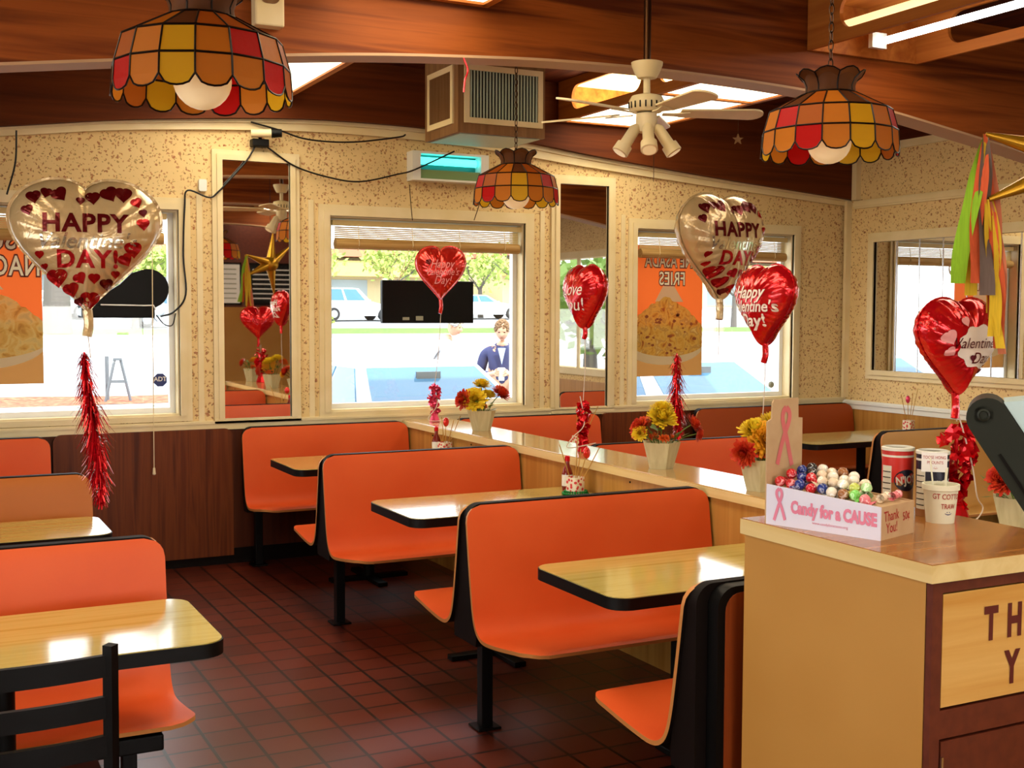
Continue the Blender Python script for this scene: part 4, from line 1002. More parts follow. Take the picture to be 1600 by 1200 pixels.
# ================================================================== PLANTERS WITH MUMS
M['pot'] = wood('whitewashed_pot', srgb(196, 184, 140), srgb(216, 206, 164), 'z', .6, .2, nscale=4)
M['soil'] = mat('planter_filling', srgb(66, 44, 26), .9)
M['mumy'] = mat('yellow_petals', srgb(244, 204, 30), .55, sub=0); noisy(M['mumy'], [srgb(246, 196, 20), srgb(255, 230, 60)], (1, 1, 1), 40, 2)
M['mumo'] = mat('golden_petals', srgb(255, 182, 44), .55); M['mumr'] = mat('red_petals', srgb(222, 48, 30), .55); noisy(M['mumr'], [srgb(200, 28, 24), srgb(234, 84, 34)], (1, 1, 1), 30, 2)
M['mumor'] = mat('orange_petals', srgb(238, 104, 34), .55)
def mum(mb, c, R, d, seed, n=130):
    """chrysanthemum head of curved petals facing direction d"""
    rr = random.Random(seed); q = Vector(d).normalized().to_track_quat('Z', 'Y').to_matrix(); c = Vector(c)
    for i in range(n):
        t = (i+.5)/n; el = (PI/2)*(1-t**.75)*.98-.12; az = i*2.39996+rr.uniform(-.15, .15); L_ = R*(.62+.42*t)*rr.uniform(.88, 1.08); w = R*.15
        dr = Vector((math.cos(az)*math.cos(el), math.sin(az)*math.cos(el), math.sin(el))); sd = Vector((-math.sin(az), math.cos(az), 0))
        up = sd.cross(dr)*-1
        b = dr*R*.10; m_ = dr*L_*.62+up*R*.05; e = dr*L_+up*R*.16
        vs = [b-sd*w*.5, b+sd*w*.5, m_+sd*w, e+sd*w*.45, e-sd*w*.45, m_-sd*w]
        mb.add([c+q @ (v-Vector((0, 0, R*.12))) for v in vs], [(0, 1, 2, 5), (5, 2, 3, 4)])
def planter(loc, label, flowers, H=.135, rz=0, seed=1, S=1.0, n=6):
    r = thing('planter', label, 'flower planter', loc, rz, 'whitewashed planters of artificial mums'); rr = random.Random(seed)
    rb, rt_ = .062*S, .098*S; mb = MB(); a0 = PI/n
    ring = lambda R, z: [(R*math.cos(a0+2*PI*k/n), R*math.sin(a0+2*PI*k/n), z) for k in range(n)]
    mb.grid([ring(rb*.9, .0), ring(rb, .0), ring(rt_, H), ring(rt_-.009, H), ring(rt_-.016, H-.03)], closed=True)
    mb.add(ring(rb*.9, 0), [tuple(range(n))]); mb.add(ring(rt_-.014, H-.028), [tuple(range(n))])
    mb.build('pot', M['pot'], r, smooth=0)
    st = MB(); lf = MB()
    for i, (x, y, z, R, d, mt) in enumerate(flowers):
        m_ = MB(); mum(m_, (x, y, z), R, d, seed*10+i); m_.build('flower', M[mt], r, smooth=40, fix=False)
        dv = Vector(d).normalized(); st.tube(arc_pts([(x*.25, y*.25, H-.03), (x*.6, y*.6, (H+z)/2), Vector((x, y, z))-dv*R*.1], 8), .003, 5)
    for i in range(26):
        a = rr.uniform(0, 2*PI); R = rr.uniform(.02, .10)*S; z = H+rr.uniform(-.01, .065)*S; c = Vector((R*math.cos(a), R*math.sin(a), z)); dr = Vector((math.cos(a), math.sin(a), rr.uniform(-.2, .9))).normalized(); sd = dr.cross(Vector((0, 0, 1))).normalized(); l = rr.uniform(.03, .055)*S
        lf.add([c, c+dr*l*.45+sd*l*.28, c+dr*l, c+dr*l*.45-sd*l*.28], [(0, 1, 2, 3)])
        if i % 3 == 0: st.tube([(c.x*.3, c.y*.3, H-.03), c], .0018, 4)
    st.build('stems', M['green'], r); lf.build('leaves', M['green'], r, smooth=0, fix=False)
    for i in range(5):
        fl = MB(); a = rr.uniform(0, 2*PI); mum(fl, (.055*S*math.cos(a), .055*S*math.sin(a), H+.022*S), .024*S, (math.cos(a), math.sin(a), .5), seed*77+i, 40)
        fl.build('small_flower', M['mumor'], r, smooth=40, fix=False)
    return r
# offsets below: u = towards the viewer's right, w = towards the viewer
U = lambda u, w=0: (u*.89-w*.454, -u*.454-w*.89)
def FL(L): return [(U(u, w)[0], U(u, w)[1], z, R, (U(du, dw)[0], U(du, dw)[1], dz), mt) for (u, w, z, R, du, dw, dz, mt) in L]
planter((3.255, 6.80, .905), 'whitewashed planter of yellow and orange mums, farthest along the ledge', FL([(.0, 0, .29, .062, .05, .3, 1, 'mumy'), (-.06, .05, .20, .085, -.3, 1, .5, 'mumy'), (-.13, .03, .20, .068, -1, .5, .25, 'mumr'), (.12, .03, .235, .068, .5, .5, .8, 'mumr'), (.05, -.03, .22, .06, .2, -.3, 1, 'mumy')]), .128, .3, 1, .95)
planter((3.235, 4.76, .905), 'whitewashed planter of yellow and red mums in the middle of the ledge', FL([(.0, .02, .245, .078, 0, .6, .9, 'mumy'), (.01, -.01, .285, .062, 0, .2, 1, 'mumy'), (-.115, .03, .20, .060, -1, .3, .5, 'mumr'), (-.12, .06, .175, .040, -.5, 1, .2, 'mumy'), (.155, .02, .215, .055, 1, .4, .6, 'mumr'), (.18, .02, .165, .045, 1, .3, -.2, 'mumr'), (-.09, .02, .22, .045, -.7, .2, .8, 'mumor')]), .128, .15, 2, 1.0, 5)
planter((3.215, 3.98, .905), 'whitewashed planter of golden mums beside the candy box', FL([(-.005, .05, .215, .085, -.1, 1, .45, 'mumo'), (-.03, .0, .255, .075, -.2, .4, 1, 'mumy'), (.06, .0, .285, .068, .2, .3, 1, 'mumy'), (-.115, .05, .165, .062, -1, .6, -.1, 'mumr'), (.115, .0, .255, .055, .6, .3, .8, 'mumor')]), .135, .35, 3, 1.05)
planter((3.33, 2.76, .905), 'whitewashed planter with orange mum half hidden by the black register', FL([(-.09, .03, .20, .06, -.8, .5, .4, 'mumr'), (.05, .02, .22, .06, .2, .4, 1, 'mumo')]), .135, .2, 4, 1.0)

# ================================================================== TABLE CONDIMENTS
M['heartp'] = mat('heart_pattern_tin', srgb(238, 222, 206), .5)
def dots(m):
    N, L = nodes(m); b = N['Principled BSDF']; tc = N.new('ShaderNodeTexCoord'); vo = N.new('ShaderNodeTexVoronoi'); vo.inputs['Scale'].default_value = 48
    cr = N.new('ShaderNodeValToRGB'); cr.color_ramp.interpolation = 'CONSTANT'; cr.color_ramp.elements[0].color = srgb(214, 60, 66); cr.color_ramp.elements[1].position = .38; cr.color_ramp.elements[1].color = srgb(240, 226, 208)
    L.new(tc.outputs['Object'], vo.inputs['Vector']); L.new(vo.outputs['Distance'], cr.inputs['Fac']); L.new(cr.outputs['Color'], b.inputs['Base Color'])
dots(M['heartp'])
M['straw'] = mat('striped_stick', srgb(190, 140, 60), .6); M['sauce'] = mat('hot_sauce_glass', srgb(120, 26, 14), .1, 0, .5); M['sauceclear'] = mat('pale_sauce', srgb(216, 170, 120), .2)
def caddy(loc, label, sticks, pick='foilor', beads=False, mt='heartp'):
    r = thing('stick_caddy', label, 'caddy', loc, .3, 'tins with decorated sticks'); mb = MB(); w = .036; h = .088
    P = rrect(-w, w, -w, w, .012, 4)
    n = len(P); rings = [[(x, y, z) for x, y in P] for z in (0, h)]+[[(x*.92, y*.92, z) for x, y in P] for z in (h, .02)]
    mb.grid(rings, closed=True); mb.add(rings[0], [tuple(range(n))]); mb.add(rings[-1], [tuple(range(n))]); mb.build('tin', M[mt], r, smooth=30)
    for i, (dx, dy, L_, kind) in enumerate(sticks):
        d = Vector((dx, dy, 1)).normalized(); a = Vector((dx*.03, dy*.03, .03)); MB().tube([a, a+d*L_*.5, a+d*L_], .0026, 5).build('stick', M['straw'], r)
        if kind == 'heart':
            c = a+d*L_*.92; MB().ball(c, .026, 12, 10, 0, (.85, .6, 1.15)).build('heart_pick', M[pick], r)
    if beads:
        b = thing('bead_string', 'ring of shiny green beads around the tin on the middle table', 'beads', loc); mb = MB()
        for i in range(30):
            a = 2*PI*i/30; mb.ball((.062*math.cos(a), .062*math.sin(a), .0065), .0065, 8, 6)
        for i in range(26):
            a = 2*PI*i/26; mb.ball((.054*math.cos(a)+.004, .054*math.sin(a), .016), .006, 8, 6)
        M['bead'] = mat('green_bead', srgb(10, 130, 60), .15, .4); mb.build('bead_ring', M['bead'], b)
    return r
def bottle(loc, label):
    r = thing('sauce_bottle', label, 'sauce bottle', loc, 0, 'sauce bottles on the tables')
    MB().lathe([(.026, 0), (.028, .01), (.028, .085), (.022, .105), (.012, .128), (.011, .150)], 18).build('glass_bottle', M['sauce'], r)
    MB().lathe([(.0285, .022), (.0287, .08)], 18, caps=False).build('paper_label', M['paper'], r)
    MB().lathe([(.0135, .148), (.0135, .172), (.009, .176)], 14).build('cap', M['red'], r)
bottle((3.01, 5.27, .745), 'small dark sauce bottle with white label on the middle table')
caddy((2.97, 5.12, .745), 'square heart patterned tin of sticks in the bead ring on middle table', [(.12, -.05, .20, ''), (.5, -.25, .23, ''), (.05, .0, .26, ''), (.28, -.12, .20, 'heart'), (-.35, .1, .24, '')], beads=True)
bottle((3.02, 6.98, .745), 'small sauce bottle on the table below the centre window')
caddy((3.03, 6.87, .745), 'square heart patterned tin of sticks on the table below the centre window', [(.05, 0, .20, 'heart'), (-.1, 0, .22, ''), (.35, -.2, .24, ''), (.25, -.1, .20, '')])
caddy((4.0, 6.85, .745), 'heart patterned tin of sticks on the table beyond the partition', [(-.1, 0, .26, ''), (.2, -.1, .26, ''), (.03, 0, .27, 'heart'), (.45, -.2, .28, '')], 'foilor')
caddy((6.90, 6.77, .745), 'patterned tin of sticks with pink heart on the side wall table', [(-.25, .1, .27, ''), (-.08, 0, .24, 'heart'), (.1, -.05, .27, ''), (.22, -.1, .31, '')], 'pinkfoil')
# ================================================================== TAN CABINET, CANDY BOX, REGISTER, CHAIR
c = thing('waste_cabinet', 'tan waste cabinet with woodgrain top and THANK YOU flap', 'cabinet', (2.28, 2.225, 0))
X0, X1, Y0, Y1, ZT = -.27, .27, -.33, .325, 1.058
MB().box(X0, X0+.02, Y0+.012, Y1, 0, ZT).build('side_panel', M['tan'], c, smooth=0)
MB().box(X1-.02, X1, Y0+.012, Y1, 0, ZT).build('side_panel', M['tan'], c, smooth=0)
MB().box(X0+.02, X1-.02, Y1-.02, Y1, 0, ZT).build('rear_panel', M['tan'], c, smooth=0)
fr = MB(); fx0, fx1, fz0, fz1 = X0+.03, X1-.03, .765, 1.032
fr.box(X0, fx0, Y0-.006, Y0+.014, 0, ZT); fr.box(fx1, X1, Y0-.006, Y0+.014, 0, ZT); fr.box(fx0, fx1, Y0-.006, Y0+.014, fz1, ZT); fr.box(fx0, fx1, Y0-.006, Y0+.014, .70, fz0)
fr.build('front_frame', M['brownlam'], c, smooth=0)
d = MB().box(fx0+.004, fx1-.004, Y0-.008, Y0+.012, .02, .694).build('lower_door', M['brownlam'], c, smooth=0)
MB().box(fx0+.002, fx0+.008, Y0-.013, Y0-.008, .60, .66).build('door_hinge', M['chrome'], d, smooth=0)
f = MB().box(fx0+.004, fx1-.004, Y0-.004, Y0+.008, fz0+.006, fz1-.004).build('swing_flap', M['flap'], c, smooth=0)
mb = MB(); F = lambda u, v: (u, Y0-.0055, v)
[put_text(mb, ch, F, .104, -.084+.077*i, .942, .66, bold=.045) for i, ch in enumerate('THANK')]; [put_text(mb, ch, F, .104, -.012+.077*i, .832, .66, bold=.045) for i, ch in enumerate('YOU')]
mb.build('flap_lettering', M['letter'], f, smooth=0)
t = MB().box(X0-.012, X1+.012, Y0-.014, Y1+.006, ZT, 1.098).build('edge_band', M['cabedge'], c, smooth=0)
MB().box(X0-.010, X1+.010, Y0-.012, Y1+.004, 1.098, 1.10).build('cabinet_top', M['cabtop'], c, smooth=0)

# candy box: local x = along its length (towards the viewer), local y = across
ang = math.atan2(-.958, .287)
bx = thing('candy_box', 'white and kraft card charity candy box with pink ribbon backboard', 'candy box', (2.004, 2.456, 1.10), ang)
L_, Wd, h0, h1 = .328, .165, .105, .082
M['boxwhite'] = mat('white_box_card', srgb(226, 222, 242), .55); M['pinkp'] = mat('pink_print_ink', srgb(226, 130, 160), .6); M['redink'] = mat('red_ink', srgb(176, 52, 44), .6); M['rosep'] = mat('rose_print_ink', srgb(214, 110, 112), .6)
mb = MB(); mb.prism([(0, 0), (L_, 0), (L_, h1), (0, h0)], -.004, 0, lambda u, v, a: (u, -a*1, v)); 
fp = mb.build('front_panel', M['boxwhite'], bx, smooth=0)
mb = MB(); mb.prism([(0, 0), (L_, 0), (L_, h1), (0, h0)], Wd-.004, Wd, lambda u, v, a: (u, a, v)); mb.build('rear_panel', M['card'], bx, smooth=0)
MB().box(L_-.004, L_, .004, Wd-.004, 0, h1).build('end_panel', M['card'], bx, smooth=0)
mb = MB(); mb.prism([(.004, h0-.012), (L_-.004, h1-.006), (L_-.004, h1-.003), (.004, h0-.009)], .004, Wd-.004, lambda u, v, a: (u, a, v)); mb.build('tray', M['card'], bx, smooth=0)
mb = MB(); pl = [(0, 0), (Wd, 0), (Wd, .27), (Wd-.02, .272), (Wd-.022, .325)]+[(.03, .325), (.022, .316), (.020, .275), (0, .268)]
mb.prism(pl, -.004, 0, lambda u, v, a: (a, u, v)); bb = mb.build('backboard', M['card'], bx, smooth=0)
def ribbon(mb, fn, s):
    w = .21
    A = arc_pts([(-.42, -.95), (-.12, -.1), (.14, .55), (.10, .85), (-.04, .96)], 20); B = arc_pts([(.42, -.85), (.14, -.1), (-.20, .50), (-.22, .80), (-.04, .96)], 20)
    for k, q in enumerate((A, B)):
        rows = []
        for i, p in enumerate(q):
            t = (q[min(i+1, len(q)-1)]-q[max(i-1, 0)]).normalized(); n = Vector((-t.y, t.x))*w*.5
            rows.append([fn(s*(p.x-n.x), s*(p.y-n.y), k), fn(s*(p.x+n.x), s*(p.y+n.y), k)])
        mb.grid(rows)
mb = MB(); ribbon(mb, lambda u, v, k: (.0012+.0004*k, Wd/2-u-.002, .222+v), .082); mb.build('printed_ribbon', M['rosep'], bb, smooth=0, fix=False)
mb = MB(); ribbon(mb, lambda u, v, k: (.042+u*.9, -.0012-.0004*k-.004*0, .054+v), .044); mb.build('printed_ribbon', M['pinkp'], fp, smooth=0, fix=False)
mb = MB(); sl = lambda u, v: (u, -.0008, v)
put_text(mb, 'Candy for a CAUSE', lambda u, v: (u, -.0012, v-.052*(u-.19)*.35), .043, .197, .050, .70, bold=.055); mb.build('lettering', M['pinkp'], fp, smooth=0)
mb = MB(); put_text(mb, 'www.candyforacause.org', lambda u, v: (u, -.0012, v), .010, .19, .020, 1); mb.build('small_lettering', M['pinkp'], fp, smooth=0)
mb = MB(); put_text(mb, 'Thank', lambda u, v: (L_+.0008, u, v), .036, .052, .056, .8, .03, bold=.01); put_text(mb, 'You!', lambda u, v: (L_+.0008, u, v), .036, .055, .026, .8, .03, bold=.01); put_text(mb, '50\u00a2', lambda u, v: (L_+.0008, u, v), .030, .125, .048, .8, .1, bold=.01); mb.build('handwriting', M['redink'], bx, smooth=0)
# lollipops
WC = {'red': srgb(198, 20, 34), 'blue': srgb(30, 50, 130), 'black': srgb(34, 26, 28), 'cream': srgb(232, 206, 178), 'white': srgb(238, 226, 208), 'brown': srgb(150, 92, 50), 'green': srgb(120, 206, 90), 'lime': srgb(196, 204, 90), 'pink': srgb(226, 120, 130), 'mint': srgb(176, 214, 150)}
for k, v in WC.items():
    M['wr_'+k] = mat('wrapper_'+k, v, .22, 0, .6, coat=.4); w2 = tuple(min(1, q*1.0+.35) for q in v[:3])+(1,); noisy(M['wr_'+k], [v, v, w2], (1, 1, 1), 70, 2, 1.0, pos=[.3, .56, .62])
Rz = Matrix.Rotation(ang, 3, 'Z')
def lollipop(l, w, z, k, lab, seed):
    rr = random.Random(seed); p = Vector((2.004, 2.456, 1.10))+Rz @ Vector((l, w, z)); r = thing('lollipop', lab, 'lollipop', p, rr.uniform(0, 6), 'wrapped lollipops in the candy box'); r.rotation_euler = (rr.uniform(-.75, .75), rr.uniform(-.75, .75), rr.uniform(0, 6))
    MB().ball((0, 0, 0), .0145, 14, 10, 0, (1, 1, .95)).build('wrapped_candy', M['wr_'+k], r)
    mb = MB(); n = 18; rows = []
    for (R, zz) in ((.0085, -.011), (.0065, -.014), (.017, -.022)): rows.append([(R*(1+.18*(i % 2)*(zz < -.02))*math.cos(2*PI*i/n), R*(1+.18*(i % 2)*(zz < -.02))*math.sin(2*PI*i/n), zz) for i in range(n)])
    mb.grid(rows, closed=True); mb.build('wrapper_skirt', M['wr_'+k], r, smooth=30, fix=False)
    MB().tube([(0, 0, -.012), (0, 0, -.055)], .002, 6).build('stick', M['paper'], r)
rows = [(.030, ['red', 'red', 'blue', 'red', 'blue', 'white', 'brown', 'green', 'pink']), (.070, ['red', 'blue', 'red', 'cream', 'cream', 'white', 'lime', 'mint']), (.108, ['blue', 'black', 'cream', 'white', 'white', 'white', 'cream']), (.142, ['black', 'white', 'cream', 'brown', 'white'])]
words = {0: 'row at printed panel', 1: 'second row', 2: 'third row', 3: 'hindmost row'}
ordn = ['first', 'second', 'third', 'fourth', 'fifth', 'sixth', 'seventh', 'eighth', 'ninth']
for ri, (w, ks) in enumerate(rows):
    for i, k in enumerate(ks):
        l = .022+.031*i+.008*ri; z = h0-.07*l+.008+.008*(ri > 0)+.007*ri+.003*math.sin(i*3.7+ri)
        lollipop(l, w+.004*math.sin(i*2.1), z, k, '%s wrapped lollipop in candy box, %s from backboard, %s' % (k, ordn[i], words[ri]), ri*20+i)
# two loose twisted sweets at the near end of the tray
def sweet(l, w, k, lab):
    z = h1+.012; p = Vector((2.004, 2.456, 1.10))+Rz @ Vector((l, w, z)); r = thing('wrapped_sweet', lab, 'sweet', p, .5, None)
    MB().ball((0, 0, 0), .012, 12, 8, 0, (1.1, .9, .8)).build('wrapped_candy', M['wr_'+k], r)
    for s in (-1, 1):
        mb = MB(); n = 12; rws = [[(s*x, R*math.cos(2*PI*i/n), R*math.sin(2*PI*i/n)) for i in range(n)] for x, R in ((.011, .005), (.015, .004), (.028, .011))]
        mb.grid(rws, closed=True); mb.build('twisted_end', M['wr_'+k], r, smooth=20, fix=False)
sweet(.288, .085, 'cream', 'cream twist-wrapped sweet at the near end of the candy box')
sweet(.292, .135, 'pink', 'pink and white twist-wrapped sweet at near end of candy box, beside the red can')

# sugar canisters
M['canred'] = mat('red_can_paper', srgb(208, 46, 38), .4); M['canwhite'] = mat('white_can_paper', srgb(226, 222, 206), .45); M['canbrown'] = mat('brown_can_paper', srgb(168, 112, 64), .45); M['cannavy'] = mat('navy_can_paper', srgb(26, 24, 44), .4); M['lid'] = mat('white_lid', srgb(226, 222, 210), .4)
def can(loc, label, top, face):
    """face: direction angle of the front artwork"""
    r = thing('canister', label, 'canister', loc, face, 'round canisters on the cabinet'); R, H = .043, .178
    def band(z0, z1, mt, name, a0=0, a1=2*PI, off=0):
        n = 36; mb = MB(); m = max(2, int(n*(a1-a0)/(2*PI))); q = [[((R+off)*math.cos(a0+(a1-a0)*i/m), (R+off)*math.sin(a0+(a1-a0)*i/m), z) for i in range(m+1)] for z in (z0, z1)]
        mb.grid(q); return mb.build(name, M[mt], r, smooth=40, fix=False)
    MB().lathe([(.001, 0), (R-.0006, 0), (R-.0006, H-.004), (.001, H-.004)], 32).build('can_body', M['canbrown'], r)
    band(H*.46, H-.006, top, 'upper_wrap'); band(H-.026, H-.02, 'lid', 'stripe', off=.0003)
    MB().lathe([(R+.002, H-.008), (R+.002, H), (R-.004, H+.002), (R-.006, H-.004), (.001, H-.004)], 32, caps=False).build('lid', M['lid'], r)
    mb = MB()
    cyl = lambda u, v, o=.0008: ((R+o)*math.cos(u/R), (R+o)*math.sin(u/R), v)
    k = 28; mb.add([cyl(0, H*.50)]+[cyl(.036*math.cos(2*PI*i/k), H*.50+.030*math.sin(2*PI*i/k)) for i in range(k)], [(0, 1+i, 1+(i+1) % k) for i in range(k)]); mb.build('logo_oval', M['cannavy'], r, smooth=0, fix=False)
    mb = MB(); put_text(mb, "N'JOY", lambda u, v: cyl(u, v, .0014), .030, 0, H*.50, .78, .12, bold=.03, sub=.3); mb.build('logo_lettering', M['lid'], r, smooth=0, fix=False)
    pn = band(.02, H*.72, 'canwhite', 'facts_panel', -1.75, -1.0, .0006)
    mb = MB()
    for i in range(6): 
        z = .03+.016*i; mb.grid([[((R+.0011)*math.cos(-1.7+.65*j/5), (R+.0011)*math.sin(-1.7+.65*j/5), z+dz) for j in range(6)] for dz in (0, .0025)])
    mb.build('facts_lines', M['dark'], pn, smooth=0, fix=False)
    return r
va = math.atan2(-2.474, -2.5)
can((2.480, 2.47, 1.10), 'red and brown round canister behind the candy box', 'canred', va+.62)
can((2.500, 2.362, 1.10), 'navy topped round canister with a handwritten note taped on it', 'cannavy', va+.55)
n = thing('paper_note', 'white handwritten note with smiley taped on the navy topped canister', 'note', (2.500-.046*.66, 2.362-.046*.75, 1.225), math.atan2(-.75, -.66)+PI/2)
MB().box(-.033, .033, -.0015, 0, 0, .052).build('note_sheet', M['paper'], n, smooth=0)
mb = MB(); F = lambda u, v: (u, -.0022, v); put_text(mb, 'TOOSE HONG', F, .012, 0, .039, .75); put_text(mb, 'PMOUNTS', F, .012, .002, .025, .75); put_text(mb, ':)', F, .013, .004, .011, 1, -PI/2); mb.build('handwriting', M['redink'], n, smooth=0)
cp = thing('foam_cup', 'white foam cup with red handwriting beside the canisters', 'cup', (2.440, 2.275, 1.10), 0)
M['foam'] = mat('white_foam', srgb(232, 226, 200), .6)
R0, R1, H = .036, .046, .102
MB().lathe([(.001, .001), (R0, 0), (R1-.002, H-.016), (R1+.002, H-.014), (R1+.002, H), (R1-.003, H), (R0-.002, .006), (.001, .006)], 32, caps=False).build('cup_body', M['foam'], cp)
va = math.atan2(-2.262, -2.462)+.42
cw = lambda u, v: ((R0+(R1-R0)*v/H+.0012)*math.cos(va+u/.041), (R0+(R1-R0)*v/H+.0012)*math.sin(va+u/.041), v)
mb = MB(); put_text(mb, 'GT COTTO', cw, .020, 0, .072, .7, -.02, bold=.01, sub=.3); put_text(mb, 'TRAW', cw, .019, .004, .046, .7, -.02, bold=.01, sub=.3); mb.build('handwriting', M['redink'], cp, smooth=0, fix=False)
mb = MB(); put_text(mb, ':)', cw, .020, .006, .028, 1, -PI/2, bold=.01, sub=.3); mb.build('smiley', M['navyp'], cp, smooth=0, fix=False)
for dx, dy, h in ((-.02, .02, .17), (.012, -.01, .145), (.018, .0, .14)): MB().tube([(dx*.4, dy*.4, .02), (dx, dy, h)], .0022, 6).build('straw', M['foam'], cp)

# service counter and register
c = thing('service_counter', 'low woodgrain service counter behind the tan cabinet', 'counter', (2.9, 1.6, 0))
MB().box(-.28, .14, -2.6, .95, 0, .86).build('counter_body', M['oak'], c, smooth=0)
MB().box(-.30, .16, -2.62, .96, .86, .90).build('counter_top', M['oaktop'], c, smooth=0)
r = thing('cash_register', 'black cash register with tilted display hood at the right edge', 'register', (2.777, 2.303, .90), math.radians(-49))
M['regdark'] = mat('dark_green_plastic', srgb(30, 34, 26), .5, 0, .35); M['regblue'] = mat('pale_blue_panel', srgb(190, 214, 220), .4)
# local x runs to the viewer's right, y away from the viewer
MB().box(-.10, .30, -.10, .20, .001, .09).build('register_base', M['blackpl'], r, smooth=0, bevel=.01)
MB().tube([(.10, .04, .08), (.04, .03, .30)], .03, 10).build('display_arm', M['blackpl'], r)
C0 = Vector((-.09, .468)); DV = Vector((.545, -.838)); NV = Vector((.838, .545))
arc = [C0+.055*(math.cos(t)*NV-math.sin(t)*DV) for t in [PI*i/12 for i in range(13)]]
poly = [tuple(q) for q in arc]+[tuple(C0-.055*NV+.42*DV), tuple(C0+.055*NV+.42*DV)]
mb = MB(); mb.prism(poly, -.12, .10, lambda u, v, a: (u, a, v)); h = mb.build('display_hood', M['regdark'], r, smooth=30, bevel=.005)
MB().lathe([(.001, -.004), (.015, -.004), (.017, 0), (.012, .002), (.010, -.002), (.001, -.002)], 20, (-.100, -.124, .476), 0, Matrix.Rotation(PI/2, 3, 'X')).build('hinge_cap', M['regdark'], h)
MB().lathe([(.001, -.006), (.024, -.006), (.026, 0), (.001, .0)], 20, (-.100, -.120, .476), 0, Matrix.Rotation(PI/2, 3, 'X')).build('hinge_recess', M['blackpl'], h)
rib = [tuple(C0-.030*NV+.10*DV), tuple(C0-.030*NV+.42*DV), tuple(C0-.022*NV+.42*DV), tuple(C0-.022*NV+.10*DV)]
mb = MB(); mb.prism(rib, -.124, -.119, lambda u, v, a: (u, a, v)); mb.build('hood_groove', M['blackpl'], h, smooth=0)
pan = [tuple(C0+.057*NV-.015*DV), tuple(C0+.110*NV+.01*DV), tuple(C0+.110*NV+.40*DV), tuple(C0+.057*NV+.42*DV)]
mb = MB(); mb.prism(pan, -.112, .092, lambda u, v, a: (u, a, v)); q = mb.build('display_panel', M['regblue'], r, smooth=30, bevel=.004)
mc = C0+.085*NV+.09*DV
mb = MB(); mb.tube([(mc.x+.020*math.cos(t), -.115, mc.y+.024*math.sin(t)) for t in [PI*.6+i*PI*1.1/12 for i in range(13)]], .0035, 6); mb.build('display_mark', M['regdark'], q)

# black metal chair with ladder back (faces the left table)
c = thing('dining_chair', 'black metal ladder-back chair at the left table', 'chair', (.215, 3.08, 0))
w = .20
for s in (-1, 1):
    MB().tube([(s*w, -.15, 0), (s*w, -.17, .45), (s*(w), -.185, .865)], .018, 4).build('rear_post', M['black'], c, smooth=0)
    MB().tube([(s*(w-.01), .24, 0), (s*(w-.02), .22, .43)], .015, 4).build('front_leg', M['black'], c, smooth=0)
for z in (.815, .715, .62):
    mb = MB(); rows = []
    for i in range(9):
        t = -1+2*i/8; y = -.182-.02*(1-t*t)+(.865-z)*.03; hgt = .026
        rows.append([(t*(w-.01), y-.008, z-hgt), (t*(w-.01), y+.008, z-hgt), (t*(w-.01), y+.008, z+hgt), (t*(w-.01), y-.008, z+hgt)])
    mb.grid(rows, closed=True); mb.add(rows[0], [(0, 1, 2, 3)]); mb.add(rows[-1], [(0, 1, 2, 3)]); mb.build('back_slat', M['black'], c, smooth=30)
MB().prism(rrect(-.21, .21, -.15, .26, .05, 5), .43, .475, lambda u, v, a: (u, v, a)).build('seat', M['blackpl'], c, bevel=.012)
for s in (-1, 1): MB().tube([(s*(w-.005), -.155, .2), (s*(w-.012), .232, .2)], .009, 6).build('stretcher', M['black'], c)

# what the mirrors show of the service side: menu boards
def menu(loc, w, h, label, mt, rz=0):
    r = thing('menu_board', label, 'menu board', loc, rz, 'menu boards over the kitchen pass')
    MB().box(-w/2, w/2, 0, .03, 0, h).build('board_frame', M['dark'], r, smooth=0); MB().box(-w/2+.03, w/2-.03, .03, .036, .03, h-.03).build('board_face', M[mt], r, smooth=0)
    mb = MB(); z = h-.10
    while z > .08: mb.box(-w/2+.08, w/2-.08, .036, .038, z-.008, z+.008); z -= .07
    mb.build('menu_lines', M['paper'] if mt != 'paper' else M['label'], r, smooth=0)
for i, x in enumerate((2.2, 3.1, 4.0, 4.9)): menu((x, -1.9, 1.75), .82, .62, ['cream menu board over the counter', 'white menu board second over the counter', 'white menu board third over the counter', 'black menu board at the end over the counter'][i], 'blackpl' if i == 3 else 'paper')
struct(MB().box(1.0, XR, -2.0, -1.9, 1.72, ZC).build('wall_soffit', M['brownlam'], smooth=0))
# ================================================================== OUTSIDE
GZ = -.15
M['asphalt'] = mat('asphalt', srgb(176, 176, 178), .9); noisy(M['asphalt'], [srgb(136, 140, 146), srgb(168, 170, 174)], (1, 1, 1), .6, 3)
M['concrete'] = mat('concrete', srgb(150, 156, 150), .9); M['grass'] = mat('grass', srgb(128, 160, 70), .9); noisy(M['grass'], [srgb(70, 106, 34), srgb(98, 134, 48)], (1, 1, 1), 3, 3)
M['mulch'] = mat('bark_mulch', srgb(160, 92, 62), .95); noisy(M['mulch'], [srgb(96, 44, 28), srgb(150, 82, 54), srgb(176, 124, 90)], (1, 1, 1), 7, 5)
def slope(y): return GZ if y < 28 else GZ+(y-28)*.0446
mb = MB(); ys = [YB+.15, 28, 46, 60, 90, 130]
mb.grid([[(x, y, slope(y)-(.0)) for x in (-60, 20, 120)] for y in ys]); mb.add([(-60, -25, GZ), (120, -25, GZ), (120, YB+.15, GZ), (-60, YB+.15, GZ)], [(0, 1, 2, 3)])
struct(mb.build('ground', M['asphalt'], smooth=0))
mb = MB(); mb.grid([[(x, y, slope(y)+.12) for x in (-30, 90)] for y in (46, 50)]); mb.grid([[(x, 46, slope(46)+dz) for x in (-30, 90)] for dz in (-.05, .12)])
